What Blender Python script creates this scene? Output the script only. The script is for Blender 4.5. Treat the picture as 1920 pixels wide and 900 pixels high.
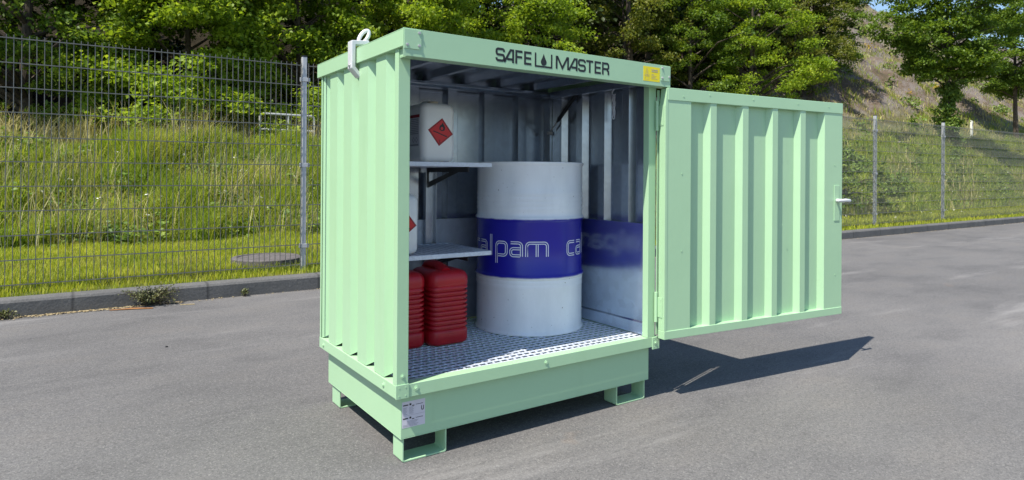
import bpy, bmesh, math, random
import numpy as np
from mathutils import Vector, Matrix
R = math.radians
random.seed(7); rng = np.random.default_rng(7)
for o in list(bpy.data.objects): bpy.data.objects.remove(o)
SC = bpy.context.scene; COL = SC.collection

# ------------------------------------------------------------------ camera, sky, sun, exposure
CAM = Vector((-1.0351, -2.2768, 1.1243)); YAW = 0.6018; ROLL = 0.0066
rx = Vector((math.cos(YAW), -math.sin(YAW), 0)); fw = Vector((math.sin(YAW), math.cos(YAW), 0)); up = Vector((0, 0, 1))
r2 = rx*math.cos(ROLL) + up*math.sin(ROLL); u2 = -rx*math.sin(ROLL) + up*math.cos(ROLL)
cd = bpy.data.cameras.new('camera'); cam = bpy.data.objects.new('camera', cd); COL.objects.link(cam)
cam.matrix_world = Matrix(((r2.x, u2.x, -fw.x, CAM.x), (r2.y, u2.y, -fw.y, CAM.y), (r2.z, u2.z, -fw.z, CAM.z), (0, 0, 0, 1)))
cd.sensor_width = 36; cd.lens = 36*1212.24/1920; cd.shift_y = -(450-329.57)/1920
cd.clip_start = 0.05; cd.clip_end = 2000
cd.dof.use_dof = True; cd.dof.focus_distance = 3.3; cd.dof.aperture_fstop = 8
SC.camera = cam
SUN = Vector((0.898, 0.247, -1.5685)).normalized()          # travel direction of the light
w = bpy.data.worlds.new('World'); SC.world = w; w.use_nodes = True
nt = w.node_tree; nt.nodes.clear()
sky = nt.nodes.new('ShaderNodeTexSky'); sky.sky_type = 'NISHITA'; sky.sun_disc = False
sky.sun_elevation = math.asin(-SUN.z); sky.sun_rotation = math.atan2(-SUN.x, -SUN.y)
sky.air_density = 1.2; sky.dust_density = 0.4; sky.ozone_density = 4.0
bg = nt.nodes.new('ShaderNodeBackground'); bg.inputs[1].default_value = 0.112
wo = nt.nodes.new('ShaderNodeOutputWorld'); nt.links.new(sky.outputs[0], bg.inputs[0]); nt.links.new(bg.outputs[0], wo.inputs[0])
sl = bpy.data.lights.new('sun', 'SUN'); sl.energy = 4.8; sl.angle = R(0.5); sl.color = (1, 0.94, 0.84)
so = bpy.data.objects.new('sun', sl); COL.objects.link(so); so.location = (-4, -3, 9)
so.rotation_euler = SUN.to_track_quat('-Z', 'Y').to_euler()
SC.view_settings.view_transform = 'Standard'; SC.view_settings.look = 'None'
SC.view_settings.exposure = 0.68; SC.view_settings.gamma = 1; SC.view_settings.use_curve_mapping = False

# ------------------------------------------------------------------ materials
def mat(name):
    m = bpy.data.materials.new(name); m.use_nodes = True
    return m, m.node_tree.nodes, m.node_tree.links, m.node_tree.nodes['Principled BSDF']
def N(ns, t, **k):
    n = ns.new(t)
    for a, b in k.items(): setattr(n, a, b)
    return n
def noise(ns, ls, scale, detail=4, rough=0.55, coord='Object', stretch=None):
    tc = ns.new('ShaderNodeTexCoord'); t = ns.new('ShaderNodeTexNoise')
    t.inputs['Scale'].default_value = scale; t.inputs['Detail'].default_value = detail; t.inputs['Roughness'].default_value = rough
    src = tc.outputs[coord]
    if stretch:
        mp = ns.new('ShaderNodeMapping'); mp.inputs['Scale'].default_value = stretch; ls.new(src, mp.inputs[0]); src = mp.outputs[0]
    ls.new(src, t.inputs['Vector']); return t.outputs['Fac']
def ramp(ns, ls, fac, stops):
    r = ns.new('ShaderNodeValToRGB'); e = r.color_ramp.elements
    while len(e) < len(stops): e.new(0.5)
    for el, (p, c) in zip(e, stops):
        el.position = p; el.color = (*c, 1) if len(c) == 3 else c
    ls.new(fac, r.inputs[0]); return r.outputs[0]
def mixc(ns, ls, fac, a, b, mode='MIX'):
    m = ns.new('ShaderNodeMix'); m.data_type = 'RGBA'; m.blend_type = mode
    for s, v in ((0, fac), (6, a), (7, b)):
        if isinstance(v, (int, float)): m.inputs[s].default_value = v
        elif isinstance(v, tuple): m.inputs[s].default_value = (*v, 1)
        else: ls.new(v, m.inputs[s])
    return m.outputs[2]
def bump(ns, ls, fac, strength, dist, bs):
    b = ns.new('ShaderNodeBump'); b.inputs['Strength'].default_value = strength; b.inputs['Distance'].default_value = dist
    ls.new(fac, b.inputs['Height']); ls.new(b.outputs[0], bs.inputs['Normal'])
def simple(name, col, rough=0.5, metal=0.0, var=0.12, scale=18, bumpy=0.0, bscale=60, spec=0.5):
    m, ns, ls, b = mat(name)
    f = noise(ns, ls, scale, 5)
    c1 = tuple(max(0, c*(1-var)) for c in col); c2 = tuple(min(1, c*(1+var)) for c in col)
    ls.new(ramp(ns, ls, f, [(0.3, c1), (0.7, c2)]), b.inputs['Base Color'])
    b.inputs['Metallic'].default_value = metal; b.inputs['Specular IOR Level'].default_value = spec
    rr = ns.new('ShaderNodeMapRange'); ls.new(f, rr.inputs[0]); rr.inputs[3].default_value = rough*0.85; rr.inputs[4].default_value = min(1, rough*1.15)
    ls.new(rr.outputs[0], b.inputs['Roughness'])
    if bumpy: bump(ns, ls, noise(ns, ls, bscale, 4), bumpy, 0.002, b)
    return m

M = {}
def paint():
    m, ns, ls, b = mat('green_paint')
    f = noise(ns, ls, 2.2, 5); g = noise(ns, ls, 9, 6, 0.6, stretch=(1, 1, 0.15))
    c = ramp(ns, ls, f, [(0.3, (0.365, 0.572, 0.350)), (0.7, (0.383, 0.592, 0.365))])
    d = ramp(ns, ls, g, [(0.60, (1, 1, 1)), (0.85, (0.90, 0.91, 0.87))])
    ls.new(mixc(ns, ls, 1.0, c, d, 'MULTIPLY'), b.inputs['Base Color'])
    b.inputs['Roughness'].default_value = 0.36
    b.inputs['Coat Weight'].default_value = 0.15; b.inputs['Coat Roughness'].default_value = 0.2
    bump(ns, ls, noise(ns, ls, 5, 3), 0.12, 0.01, b)
    return m
M['paint'] = paint()
def galv(name, base, rough, metal=0.85, scale=45):
    m, ns, ls, b = mat(name)
    tc = ns.new('ShaderNodeTexCoord'); v = ns.new('ShaderNodeTexVoronoi'); v.inputs['Scale'].default_value = scale
    ls.new(tc.outputs['Object'], v.inputs['Vector'])
    sp = ns.new('ShaderNodeSeparateColor'); ls.new(v.outputs['Color'], sp.inputs[0])
    f = noise(ns, ls, 6, 5)
    c = ramp(ns, ls, sp.outputs[0], [(0, tuple(x*0.93 for x in base)), (1, tuple(min(1, x*1.06) for x in base))])
    c2 = ramp(ns, ls, f, [(0.35, (0.90, 0.91, 0.93)), (0.65, (1, 1, 1))])
    ls.new(mixc(ns, ls, 1.0, c, c2, 'MULTIPLY'), b.inputs['Base Color'])
    b.inputs['Metallic'].default_value = metal
    rr = ns.new('ShaderNodeMapRange'); ls.new(sp.outputs[1], rr.inputs[0]); rr.inputs[3].default_value = rough*0.94; rr.inputs[4].default_value = rough*1.06
    ls.new(rr.outputs[0], b.inputs['Roughness'])
    bump(ns, ls, noise(ns, ls, 3, 2), 0.02, 0.02, b)
    return m
M['galv'] = galv('galvanised_sheet', (0.39, 0.44, 0.51), 0.24)
M['galv_smooth'] = galv('smooth_galvanised_sheet', (0.74, 0.81, 0.90), 0.25, 0.97, 25)
M['galv_dull'] = galv('dull_galvanised_sheet', (0.42, 0.46, 0.52), 0.55, 0.8, 40)
M['galv_grate'] = galv('galvanised_grating', (0.66, 0.70, 0.78), 0.45, 0.25, 120)
M['galv_post'] = galv('galvanised_post', (0.52, 0.52, 0.52), 0.5, 0.35, 60)
M['wire'] = simple('fence_wire', (0.15, 0.15, 0.14), 0.5, 0.3)
M['grey_coat'] = simple('light_grey_coating', (0.62, 0.63, 0.64), 0.4, 0.1)
M['black'] = simple('black_plastic', (0.014, 0.014, 0.016), 0.4)
M['ink'] = simple('black_print', (0.012, 0.013, 0.014), 0.45)
M['greyink'] = simple('grey_print', (0.30, 0.29, 0.33), 0.6)
M['hdpe'] = simple('white_plastic', (0.82, 0.82, 0.80), 0.34, 0, 0.04, 6, 0.1, 25)
M['redcan'] = simple('red_plastic', (0.45, 0.008, 0.016), 0.36, 0, 0.15, 9, 0.12, 40)
M['redlabel'] = simple('red_print', (0.62, 0.02, 0.02), 0.45, 0, 0.03)
M['darkred'] = simple('dark_red_print', (0.30, 0.006, 0.01), 0.45, 0, 0.03)
M['label'] = simple('white_label_paper', (0.66, 0.66, 0.70), 0.5, 0, 0.05)
M['plate'] = simple('rating_plate_foil', (0.62, 0.60, 0.66), 0.35, 0.1, 0.05)
M['yellow'] = simple('yellow_sticker', (0.85, 0.70, 0.01), 0.45, 0, 0.03)
M['whiteprint'] = simple('white_print', (0.80, 0.82, 0.88), 0.45, 0, 0.03)
M['cap'] = simple('beige_cap', (0.42, 0.36, 0.27), 0.5)
M['bark'] = simple('bark', (0.075, 0.060, 0.046), 0.9, 0, 0.35, 12, 0.8, 30, 0.2)
M['concrete_lid'] = simple('weathered_concrete', (0.115, 0.105, 0.105), 0.85, 0, 0.3, 25, 0.5, 120, 0.2)
M['twig'] = simple('dry_twig', (0.30, 0.14, 0.05), 0.9, 0, 0.3)
M['dry'] = simple('dry_leaf_litter', (0.36, 0.29, 0.17), 0.95, 0, 0.35, 60, 0.5, 200, 0.1)
M['petal'] = simple('white_petal', (0.75, 0.75, 0.68), 0.7)
M['path'] = simple('pale_gravel_path', (0.30, 0.27, 0.23), 0.95, 0, 0.25, 9, 0.4, 60, 0.1)

def drum_paint():
    m, ns, ls, b = mat('drum_paint')
    tc = ns.new('ShaderNodeTexCoord'); sp = ns.new('ShaderNodeSeparateXYZ'); ls.new(tc.outputs['Object'], sp.inputs[0])
    wob = noise(ns, ls, 14, 4)
    ad = ns.new('ShaderNodeMath'); ad.operation = 'MULTIPLY_ADD'; ls.new(wob, ad.inputs[0]); ad.inputs[1].default_value = 0.008; ls.new(sp.outputs[2], ad.inputs[2])
    rp = ramp(ns, ls, ad.outputs[0], [(0.2935, (0, 0, 0)), (0.2985, (1, 1, 1)), (0.590, (1, 1, 1)), (0.595, (0, 0, 0))])
    dirt = ramp(ns, ls, noise(ns, ls, 7, 6, 0.65, stretch=(1, 1, 0.4)), [(0.35, (0.78, 0.80, 0.83)), (0.62, (0.87, 0.89, 0.92))])
    spk = ramp(ns, ls, noise(ns, ls, 55, 2), [(0.24, (0.25, 0.22, 0.2)), (0.27, (1, 1, 1))])
    wht = mixc(ns, ls, 1.0, dirt, spk, 'MULTIPLY')
    ls.new(mixc(ns, ls, rp, wht, (0.018, 0.016, 0.33)), b.inputs['Base Color'])
    b.inputs['Roughness'].default_value = 0.25
    bump(ns, ls, noise(ns, ls, 9, 3), 0.12, 0.01, b)
    return m
M['drum'] = drum_paint()

def asphalt():
    m, ns, ls, b = mat('asphalt')
    coarse = noise(ns, ls, 48, 4, 0.75); big = noise(ns, ls, 0.35, 6, 0.6); mid = noise(ns, ls, 2.3, 6, 0.65, stretch=(0.5, 1, 1)); fine = noise(ns, ls, 120, 3, 0.7)
    grit = noise(ns, ls, 330, 2, 0.6)
    tc = ns.new('ShaderNodeTexCoord'); v = ns.new('ShaderNodeTexVoronoi'); v.inputs['Scale'].default_value = 210; ls.new(tc.outputs['Object'], v.inputs['Vector'])
    sp = ns.new('ShaderNodeSeparateColor'); ls.new(v.outputs['Color'], sp.inputs[0])
    c = ramp(ns, ls, big, [(0.30, (0.110, 0.107, 0.107)), (0.5, (0.142, 0.138, 0.137)), (0.70, (0.178, 0.172, 0.168))])
    c = mixc(ns, ls, 1.0, c, ramp(ns, ls, mid, [(0.28, (0.74, 0.74, 0.75)), (0.5, (1, 1, 1)), (0.74, (1.10, 1.07, 1.03))]), 'MULTIPLY')
    c = mixc(ns, ls, 1.0, c, ramp(ns, ls, coarse, [(0.30, (0.66, 0.66, 0.67)), (0.47, (0.97, 0.97, 0.97)), (0.68, (1.12, 1.11, 1.10))]), 'MULTIPLY')
    c = mixc(ns, ls, 1.0, c, ramp(ns, ls, fine, [(0.30, (0.66, 0.66, 0.66)), (0.55, (1, 1, 1))]), 'MULTIPLY')
    c = mixc(ns, ls, ramp(ns, ls, sp.outputs[0], [(0.86, (0, 0, 0)), (0.95, (0.30, 0.30, 0.30))]), c, (0.34, 0.33, 0.31))
    c = mixc(ns, ls, ramp(ns, ls, sp.outputs[1], [(0.80, (0, 0, 0)), (0.92, (0.45, 0.45, 0.45))]), c, (0.07, 0.068, 0.066))
    # pale scuffs and faint tyre wipes running along the yard
    sc = noise(ns, ls, 1.1, 8, 0.7, stretch=(0.22, 1.6, 1))
    c = mixc(ns, ls, ramp(ns, ls, sc, [(0.57, (0, 0, 0)), (0.72, (0.55, 0.55, 0.55))]), c, (0.29, 0.28, 0.27))
    sc2 = noise(ns, ls, 0.8, 8, 0.7, stretch=(0.3, 2.2, 1))
    c = mixc(ns, ls, ramp(ns, ls, sc2, [(0.28, (0.6, 0.6, 0.6)), (0.42, (0, 0, 0))]), c, (0.11, 0.107, 0.105))
    rust = noise(ns, ls, 1.9, 4, 0.5)
    c = mixc(ns, ls, ramp(ns, ls, rust, [(0.70, (0, 0, 0)), (0.80, (0.3, 0.3, 0.3))]), c, (0.30, 0.20, 0.13))
    ls.new(c, b.inputs['Base Color']); b.inputs['Roughness'].default_value = 0.85; b.inputs['Specular IOR Level'].default_value = 0.35
    b1 = ns.new('ShaderNodeBump'); b1.inputs['Strength'].default_value = 0.55; b1.inputs['Distance'].default_value = 0.006
    ls.new(coarse, b1.inputs['Height'])
    b2 = ns.new('ShaderNodeBump'); b2.inputs['Strength'].default_value = 0.5; b2.inputs['Distance'].default_value = 0.0025
    ls.new(grit, b2.inputs['Height']); ls.new(b1.outputs[0], b2.inputs['Normal']); ls.new(b2.outputs[0], b.inputs['Normal'])
    return m
M['asphalt'] = asphalt()
def kerbmat():
    m, ns, ls, b = mat('kerb_concrete')
    c = ramp(ns, ls, noise(ns, ls, 3, 6, 0.65), [(0.3, (0.085, 0.085, 0.086)), (0.7, (0.14, 0.138, 0.134))])
    sp = ramp(ns, ls, noise(ns, ls, 70, 3, 0.7), [(0.3, (0.7, 0.7, 0.7)), (0.6, (1, 1, 1)), (0.8, (1.5, 1.5, 1.45))])
    c = mixc(ns, ls, 1.0, c, sp, 'MULTIPLY')
    tc = ns.new('ShaderNodeTexCoord'); s = ns.new('ShaderNodeSeparateXYZ'); ls.new(tc.outputs['Object'], s.inputs[0])
    fr = ns.new('ShaderNodeMath'); fr.operation = 'FRACT'; ls.new(s.outputs[0], fr.inputs[0])
    c = mixc(ns, ls, ramp(ns, ls, fr.outputs[0], [(0.0, (0.8, 0.8, 0.8)), (0.022, (0, 0, 0)), (0.985, (0, 0, 0)), (1.0, (0.7, 0.7, 0.7))]), c, (0.03, 0.03, 0.03))
    ls.new(c, b.inputs['Base Color']); b.inputs['Roughness'].default_value = 0.9
    bump(ns, ls, noise(ns, ls, 40, 5), 0.5, 0.006, b)
    return m
M['kerb'] = kerbmat()
def soil():
    m, ns, ls, b = mat('meadow_ground')
    g = ramp(ns, ls, noise(ns, ls, 1.3, 8, 0.65), [(0.3, (0.09, 0.10, 0.035)), (0.5, (0.15, 0.18, 0.05)), (0.7, (0.27, 0.24, 0.11))])
    rock = ramp(ns, ls, noise(ns, ls, 0.55, 12, 0.72), [(0.30, (0.06, 0.06, 0.035)), (0.44, (0.14, 0.105, 0.075)), (0.56, (0.20, 0.175, 0.16)), (0.72, (0.10, 0.105, 0.045))])
    tc = ns.new('ShaderNodeTexCoord'); s = ns.new('ShaderNodeSeparateXYZ'); ls.new(tc.outputs['Object'], s.inputs[0])
    mr = ns.new('ShaderNodeMapRange'); ls.new(s.outputs[1], mr.inputs[0]); mr.inputs[1].default_value = 13.2; mr.inputs[2].default_value = 15.5
    mx_ = ns.new('ShaderNodeMapRange'); ls.new(s.outputs[0], mx_.inputs[0]); mx_.inputs[1].default_value = 21; mx_.inputs[2].default_value = 29
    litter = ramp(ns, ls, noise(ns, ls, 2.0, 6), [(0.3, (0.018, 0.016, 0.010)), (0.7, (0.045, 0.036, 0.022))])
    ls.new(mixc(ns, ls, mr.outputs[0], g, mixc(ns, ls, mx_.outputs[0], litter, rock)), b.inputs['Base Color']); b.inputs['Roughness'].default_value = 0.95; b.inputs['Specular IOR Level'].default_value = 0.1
    bump(ns, ls, noise(ns, ls, 1.4, 12, 0.75), 0.8, 0.35, b)
    return m
M['soil'] = soil()
def leafmat(name, dark, mid, lite, trans=0.35, patch=0.6, rough=0.5, dry=None):
    m, ns, ls, b = mat(name)
    geo = ns.new('ShaderNodeNewGeometry')
    c = ramp(ns, ls, geo.outputs['Random Per Island'], [(0.0, dark), (0.5, mid), (1.0, lite)])
    p = ramp(ns, ls, noise(ns, ls, patch, 3), [(0.3, (0.72, 0.78, 0.75)), (0.7, (1.15, 1.08, 0.95))])
    c = mixc(ns, ls, 1.0, c, p, 'MULTIPLY')
    if dry: c = mixc(ns, ls, ramp(ns, ls, noise(ns, ls, dry, 5, 0.6), [(0.52, (0, 0, 0)), (0.66, (0.6, 0.6, 0.6))]), c, (0.36, 0.33, 0.10))
    ls.new(c, b.inputs['Base Color']); b.inputs['Roughness'].default_value = rough; b.inputs['Specular IOR Level'].default_value = 0.3
    t = ns.new('ShaderNodeBsdfTranslucent'); ls.new(mixc(ns, ls, 1.0, c, (1.3, 1.25, 0.6), 'MULTIPLY'), t.inputs[0])
    mx = ns.new('ShaderNodeMixShader'); mx.inputs[0].default_value = trans
    ls.new(b.outputs[0], mx.inputs[1]); ls.new(t.outputs[0], mx.inputs[2]); ls.new(mx.outputs[0], ns['Material Output'].inputs[0])
    return m
M['leaf_bright'] = leafmat('bright_leaves', (0.14, 0.23, 0.020), (0.23, 0.34, 0.030), (0.37, 0.47, 0.06), 0.5)
M['leaf_dark'] = leafmat('dark_leaves', (0.075, 0.14, 0.018), (0.13, 0.22, 0.028), (0.22, 0.31, 0.045), 0.45)
M['leaf_brown'] = leafmat('brownish_leaves', (0.10, 0.14, 0.022), (0.165, 0.20, 0.035), (0.25, 0.26, 0.06), 0.45)
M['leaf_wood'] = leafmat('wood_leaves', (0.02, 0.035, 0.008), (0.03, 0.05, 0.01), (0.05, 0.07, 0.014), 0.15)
M['leaf_weed'] = leafmat('weed_leaves', (0.09, 0.16, 0.03), (0.15, 0.24, 0.045), (0.24, 0.32, 0.07), 0.3, 1.5)
M['leaf_kerb'] = leafmat('grey_green_leaves', (0.09, 0.11, 0.05), (0.15, 0.17, 0.08), (0.26, 0.26, 0.14), 0.3, 8)
M['grass'] = leafmat('meadow_grass', (0.16, 0.25, 0.025), (0.29, 0.39, 0.04), (0.46, 0.51, 0.09), 0.5, 1.1, 0.6, 1.3)
M['lawn'] = leafmat('mown_grass', (0.25, 0.33, 0.03), (0.39, 0.45, 0.04), (0.55, 0.55, 0.10), 0.45, 1.4, 0.6, 2.2)
M['straw'] = leafmat('straw_grass', (0.28, 0.25, 0.11), (0.42, 0.38, 0.18), (0.52, 0.48, 0.27), 0.3, 1.4, 0.7)
M['broom'] = leafmat('yellow_flowers', (0.35, 0.24, 0.01), (0.5, 0.36, 0.01), (0.6, 0.45, 0.02), 0.3)

# ------------------------------------------------------------------ mesh helpers
class MB:
    def __init__(s): s.v = []; s.f = []; s.mi = []
    def add(s, vs, fs, mi=0):
        n = len(s.v); s.v += [tuple(v) for v in vs]; s.f += [tuple(i+n for i in f) for f in fs]; s.mi += [mi]*len(fs); return s
    def box(s, a, b, mi=0):
        (x0, y0, z0), (x1, y1, z1) = a, b
        vs = [(x0,y0,z0),(x1,y0,z0),(x1,y1,z0),(x0,y1,z0),(x0,y0,z1),(x1,y0,z1),(x1,y1,z1),(x0,y1,z1)]
        return s.add(vs, [(0,3,2,1),(4,5,6,7),(0,1,5,4),(1,2,6,5),(2,3,7,6),(3,0,4,7)], mi)
    def tube(s, pts, rad, n=10, mi=0, closed=False, cap=True):
        pts = [Vector(p) for p in pts]; rr = rad if isinstance(rad, (list, tuple)) else [rad]*len(pts)
        vs = []; k = len(pts); prev = None
        for i, p in enumerate(pts):
            if closed: t = (pts[(i+1) % k]-pts[i-1])
            else: t = pts[min(i+1, k-1)]-pts[max(i-1, 0)]
            t.normalize()
            if prev is None:
                a = Vector((0, 0, 1)) if abs(t.z) < 0.9 else Vector((1, 0, 0)); u = t.cross(a).normalized()
            else:
                u = (prev - t*prev.dot(t)).normalized()
            prev = u; v = t.cross(u)
            for j in range(n):
                g = 2*math.pi*j/n; vs.append(p + (u*math.cos(g)+v*math.sin(g))*rr[i])
        fs = []
        for i in range(k if closed else k-1):
            for j in range(n):
                a = i*n+j; b = i*n+(j+1) % n; c = ((i+1) % k)*n+(j+1) % n; d = ((i+1) % k)*n+j
                fs.append((a, b, c, d))
        if cap and not closed: fs += [tuple(range(n))[::-1], tuple(range((k-1)*n, k*n))]
        return s.add(vs, fs, mi)
    def cyl(s, c, axis, r, h, n=16, mi=0):
        c = Vector(c); a = Vector(axis).normalized(); return s.tube([c, c+a*h], r, n, mi)
    def loft(s, rings, mi=0, cap=True):
        n = len(rings[0]); vs = [p for r_ in rings for p in r_]; fs = []
        for i in range(len(rings)-1):
            for j in range(n):
                fs.append((i*n+j, i*n+(j+1) % n, (i+1)*n+(j+1) % n, (i+1)*n+j))
        if cap: fs += [tuple(range(n))[::-1], tuple(range((len(rings)-1)*n, len(rings)*n))]
        return s.add(vs, fs, mi)
    def poly(s, pts, d, mi=0):
        """closed outline pts (3d) extruded by vector d"""
        n = len(pts); d = Vector(d); vs = [Vector(p) for p in pts]+[Vector(p)+d for p in pts]
        return s.add(vs, [tuple(range(n))[::-1], tuple(range(n, 2*n))]+[(i, (i+1) % n, (i+1) % n+n, i+n) for i in range(n)], mi)
    def build(s, name, mats, parent=None, bevel=0, smooth=False, seg=2, angle=35):
        me = bpy.data.meshes.new(name); me.from_pydata(s.v, [], s.f)
        if not isinstance(mats, (list, tuple)): mats = [mats]
        for m_ in mats: me.materials.append(m_)
        me.polygons.foreach_set('material_index', s.mi)
        bm = bmesh.new(); bm.from_mesh(me); bmesh.ops.recalc_face_normals(bm, faces=bm.faces); bm.to_mesh(me); bm.free()
        if smooth:
            me.polygons.foreach_set('use_smooth', [True]*len(me.polygons)); me.set_sharp_from_angle(angle=R(angle))
        o = bpy.data.objects.new(name, me); COL.objects.link(o)
        if parent: o.parent = parent
        if bevel:
            b = o.modifiers.new('bevel', 'BEVEL'); b.width = bevel; b.segments = seg; b.limit_method = 'ANGLE'; b.angle_limit = R(40)
            if hasattr(b, 'harden_normals'): b.harden_normals = False
        return o
def build_each(mb, name, mats, parent=None, bevel=0, smooth=False):
    """one object for every separate piece collected in mb"""
    par = list(range(len(mb.v)))
    def find(i):
        while par[i] != i: par[i] = par[par[i]]; i = par[i]
        return i
    for f in mb.f:
        for a in f[1:]: par[find(a)] = find(f[0])
    groups = {}
    for f in mb.f: groups.setdefault(find(f[0]), []).append(f)
    out = []
    for fs in groups.values():
        ids = sorted({i for f in fs for i in f}); mp = {a: b for b, a in enumerate(ids)}
        m_ = MB(); m_.add([mb.v[i] for i in ids], [tuple(mp[i] for i in f) for f in fs]); out.append(m_.build(name, mats, parent, bevel, smooth))
    return out
def empty(name, loc=(0, 0, 0), rz=0):
    o = bpy.data.objects.new(name, None); COL.objects.link(o); o.location = loc; o.rotation_euler = (0, 0, rz); o.empty_display_size = 0.1; return o
def tag(o, label=None, cat=None, group=None, kind=None):
    if label: o['label'] = label
    if cat: o['category'] = cat
    if group: o['group'] = group
    if kind: o['kind'] = kind
    return o
def npmesh(name, verts, faces, m, parent=None, smooth=False):
    """verts (n,3), faces (k,4) or (k,3) arrays"""
    me = bpy.data.meshes.new(name); nf, k = faces.shape
    me.vertices.add(len(verts)); me.vertices.foreach_set('co', verts.astype(np.float32).ravel())
    me.loops.add(nf*k); me.loops.foreach_set('vertex_index', faces.astype(np.int32).ravel())
    me.polygons.add(nf); me.polygons.foreach_set('loop_start', np.arange(0, nf*k, k, dtype=np.int32))
    if smooth: me.polygons.foreach_set('use_smooth', [True]*nf)
    me.update(calc_edges=True); me.validate(); me.materials.append(m)
    o = bpy.data.objects.new(name, me); COL.objects.link(o)
    if parent: o.parent = parent
    return o
def rrect(w_, d_, r_, z, cx=0, cy=0, n=6):
    pts = []
    for (sx, sy, a0) in ((1, 1, 0), (-1, 1, 90), (-1, -1, 180), (1, -1, 270)):
        for i in range(n+1):
            a = R(a0+90*i/n); pts.append((cx+sx*(w_/2-r_)+r_*math.cos(a), cy+sy*(d_/2-r_)+r_*math.sin(a), z))
    return pts
def lathe(mb, prof, n=72, mi=0, cx=0, cy=0):
    rings = [[(cx+r_*math.cos(2*math.pi*j/n), cy+r_*math.sin(2*math.pi*j/n), z) for j in range(n)] for r_, z in prof]
    return mb.loft(rings, mi)
def offset(pts, d, closed=False):
    """offset a 2d polyline sideways with mitred corners"""
    out = []; k = len(pts)
    for i in range(k):
        p = Vector(pts[i])
        a = Vector(pts[i-1]) if (i > 0 or closed) else None; b = Vector(pts[(i+1) % k]) if (i < k-1 or closed) else None
        ns_ = []
        if a is not None and (p-a).length > 1e-9: t = (p-a).normalized(); ns_.append(Vector((-t.y, t.x)))
        if b is not None and (b-p).length > 1e-9: t = (b-p).normalized(); ns_.append(Vector((-t.y, t.x)))
        m_ = sum(ns_, Vector((0, 0)))
        if m_.length < 1e-6: m_ = ns_[0]
        m_.normalize(); c = max(0.4, m_.dot(ns_[0])); out.append(p+m_*(d/c))
    return out
def stroke(mb, pts, wd, f, mi=0, closed=False):
    """a flat ribbon of width wd along 2d pts, f maps (u,v) to a 3d point"""
    A = offset(pts, wd/2, closed); B = offset(pts, -wd/2, closed); n = len(pts)
    vs = [f(*p) for p in A]+[f(*p) for p in B]
    mb.add(vs, [(i, (i+1) % n, n+(i+1) % n, n+i) for i in range(n if closed else n-1)], mi)
def arc(cx, cy, r_, a0, a1, n=6): return [(cx+r_*math.cos(R(a0+(a1-a0)*i/n)), cy+r_*math.sin(R(a0+(a1-a0)*i/n))) for i in range(n+1)]

# ------------------------------------------------------------------ setting: asphalt, kerb, terrain, path
KY = 4.03
def sstep(a, b, x): t = min(1, max(0, (x-a)/(b-a))); return t*t*(3-2*t)
def H(x, y):
    y0 = 7.9-1.7*sstep(2, 14, x); top = 1.58+0.037*max(-10, min(x, 50))
    z = 0.135+0.03*sstep(4.2, 6.5, y)
    t = min(1, max(0, (y-y0)/(11-y0))); z += (top-0.165)*(0.35*t+0.65*t*t*(3-2*t))
    if y > 13: z += 0.12*(min(y, 60)-13)*(1-sstep(18, 30, x))
    if y > 12.8: z += sstep(20, 34, x)*0.80*(min(y, 31)-12.8)
    if y > 24: z += 0.75*(min(y, 60)-24)*(1-sstep(18, 30, x))
    return z
mb = MB(); mb.add([(-260, -300, 0), (400, -300, 0), (400, KY+0.01, 0), (-260, KY+0.01, 0)], [(0, 1, 2, 3)])
tag(mb.build('asphalt_yard', M['asphalt']), kind='structure')
mb = MB(); prof = [(KY, -0.05), (KY, 0.115), (KY+0.012, 0.133), (KY+0.028, 0.14), (KY+0.14, 0.142), (KY+0.14, -0.05)]
mb.poly([(-60, y, z) for y, z in prof], (200, 0, 0))
tag(mb.build('kerb', M['kerb']), kind='structure')
xs = np.concatenate([np.linspace(-260, -14, 14), np.linspace(-12, 70, 206), np.linspace(74, 400, 20)])
ys = np.concatenate([np.linspace(KY+0.142, 16, 60), np.linspace(16.4, 46, 75), np.linspace(50, 400, 14)])
def bumpy(x, y):
    a = 0.0
    if y > 7: a = 0.05*math.sin(1.7*x+0.6*y)+0.05*math.sin(2.9*x-1.3*y+1)+0.03*math.sin(5.1*x+3.3*y)
    if y > 13.5:
        k = min(1, (y-13.5)/4); a += k*(0.35*math.sin(0.55*x+0.8*y)+0.28*math.sin(1.13*x-0.71*y+2)+0.16*math.sin(2.3*x+1.9*y)+0.1*math.sin(3.7*x-3.1*y))
    return a*min(1, max(0, (y-7)/1.5))
def G(x, y): return H(x, y)+bumpy(x, y)
V = np.array([(x, y, G(x, y)) for y in ys for x in xs]); nx = len(xs)
F = np.array([(j*nx+i, j*nx+i+1, (j+1)*nx+i+1, (j+1)*nx+i) for j in range(len(ys)-1) for i in range(nx-1)])
tag(npmesh('meadow_ground', V, F, M['soil'], smooth=True), kind='structure')
xs2 = np.linspace(-12, 70, 200)
V = np.array([(x, y, G(x, y)+0.02) for y in (11.25, 11.7, 12.15, 12.6) for x in xs2]); n2 = len(xs2)
F = np.array([(j*n2+i, j*n2+i+1, (j+1)*n2+i+1, (j+1)*n2+i) for j in range(3) for i in range(n2-1)])
tag(npmesh('gravel_path', V, F, M['path'], smooth=True), kind='structure')

# ------------------------------------------------------------------ storage container
W, D = 1.434, 0.912; ZB, ZT = 0.268, 0.318
SX0, SX1, SY0, SY1, SZ = 0.035, 1.399, 0.0325, 0.8774, 0.0956
FY, FZ, RZ, TOP = -0.0606, 1.5707, 1.607, 1.6744
P = M['paint']
box = tag(empty('storage_container', (0, 0, 0)), 'pale green corrugated steel storage container with its door swung open, standing on the asphalt', 'container')
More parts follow.
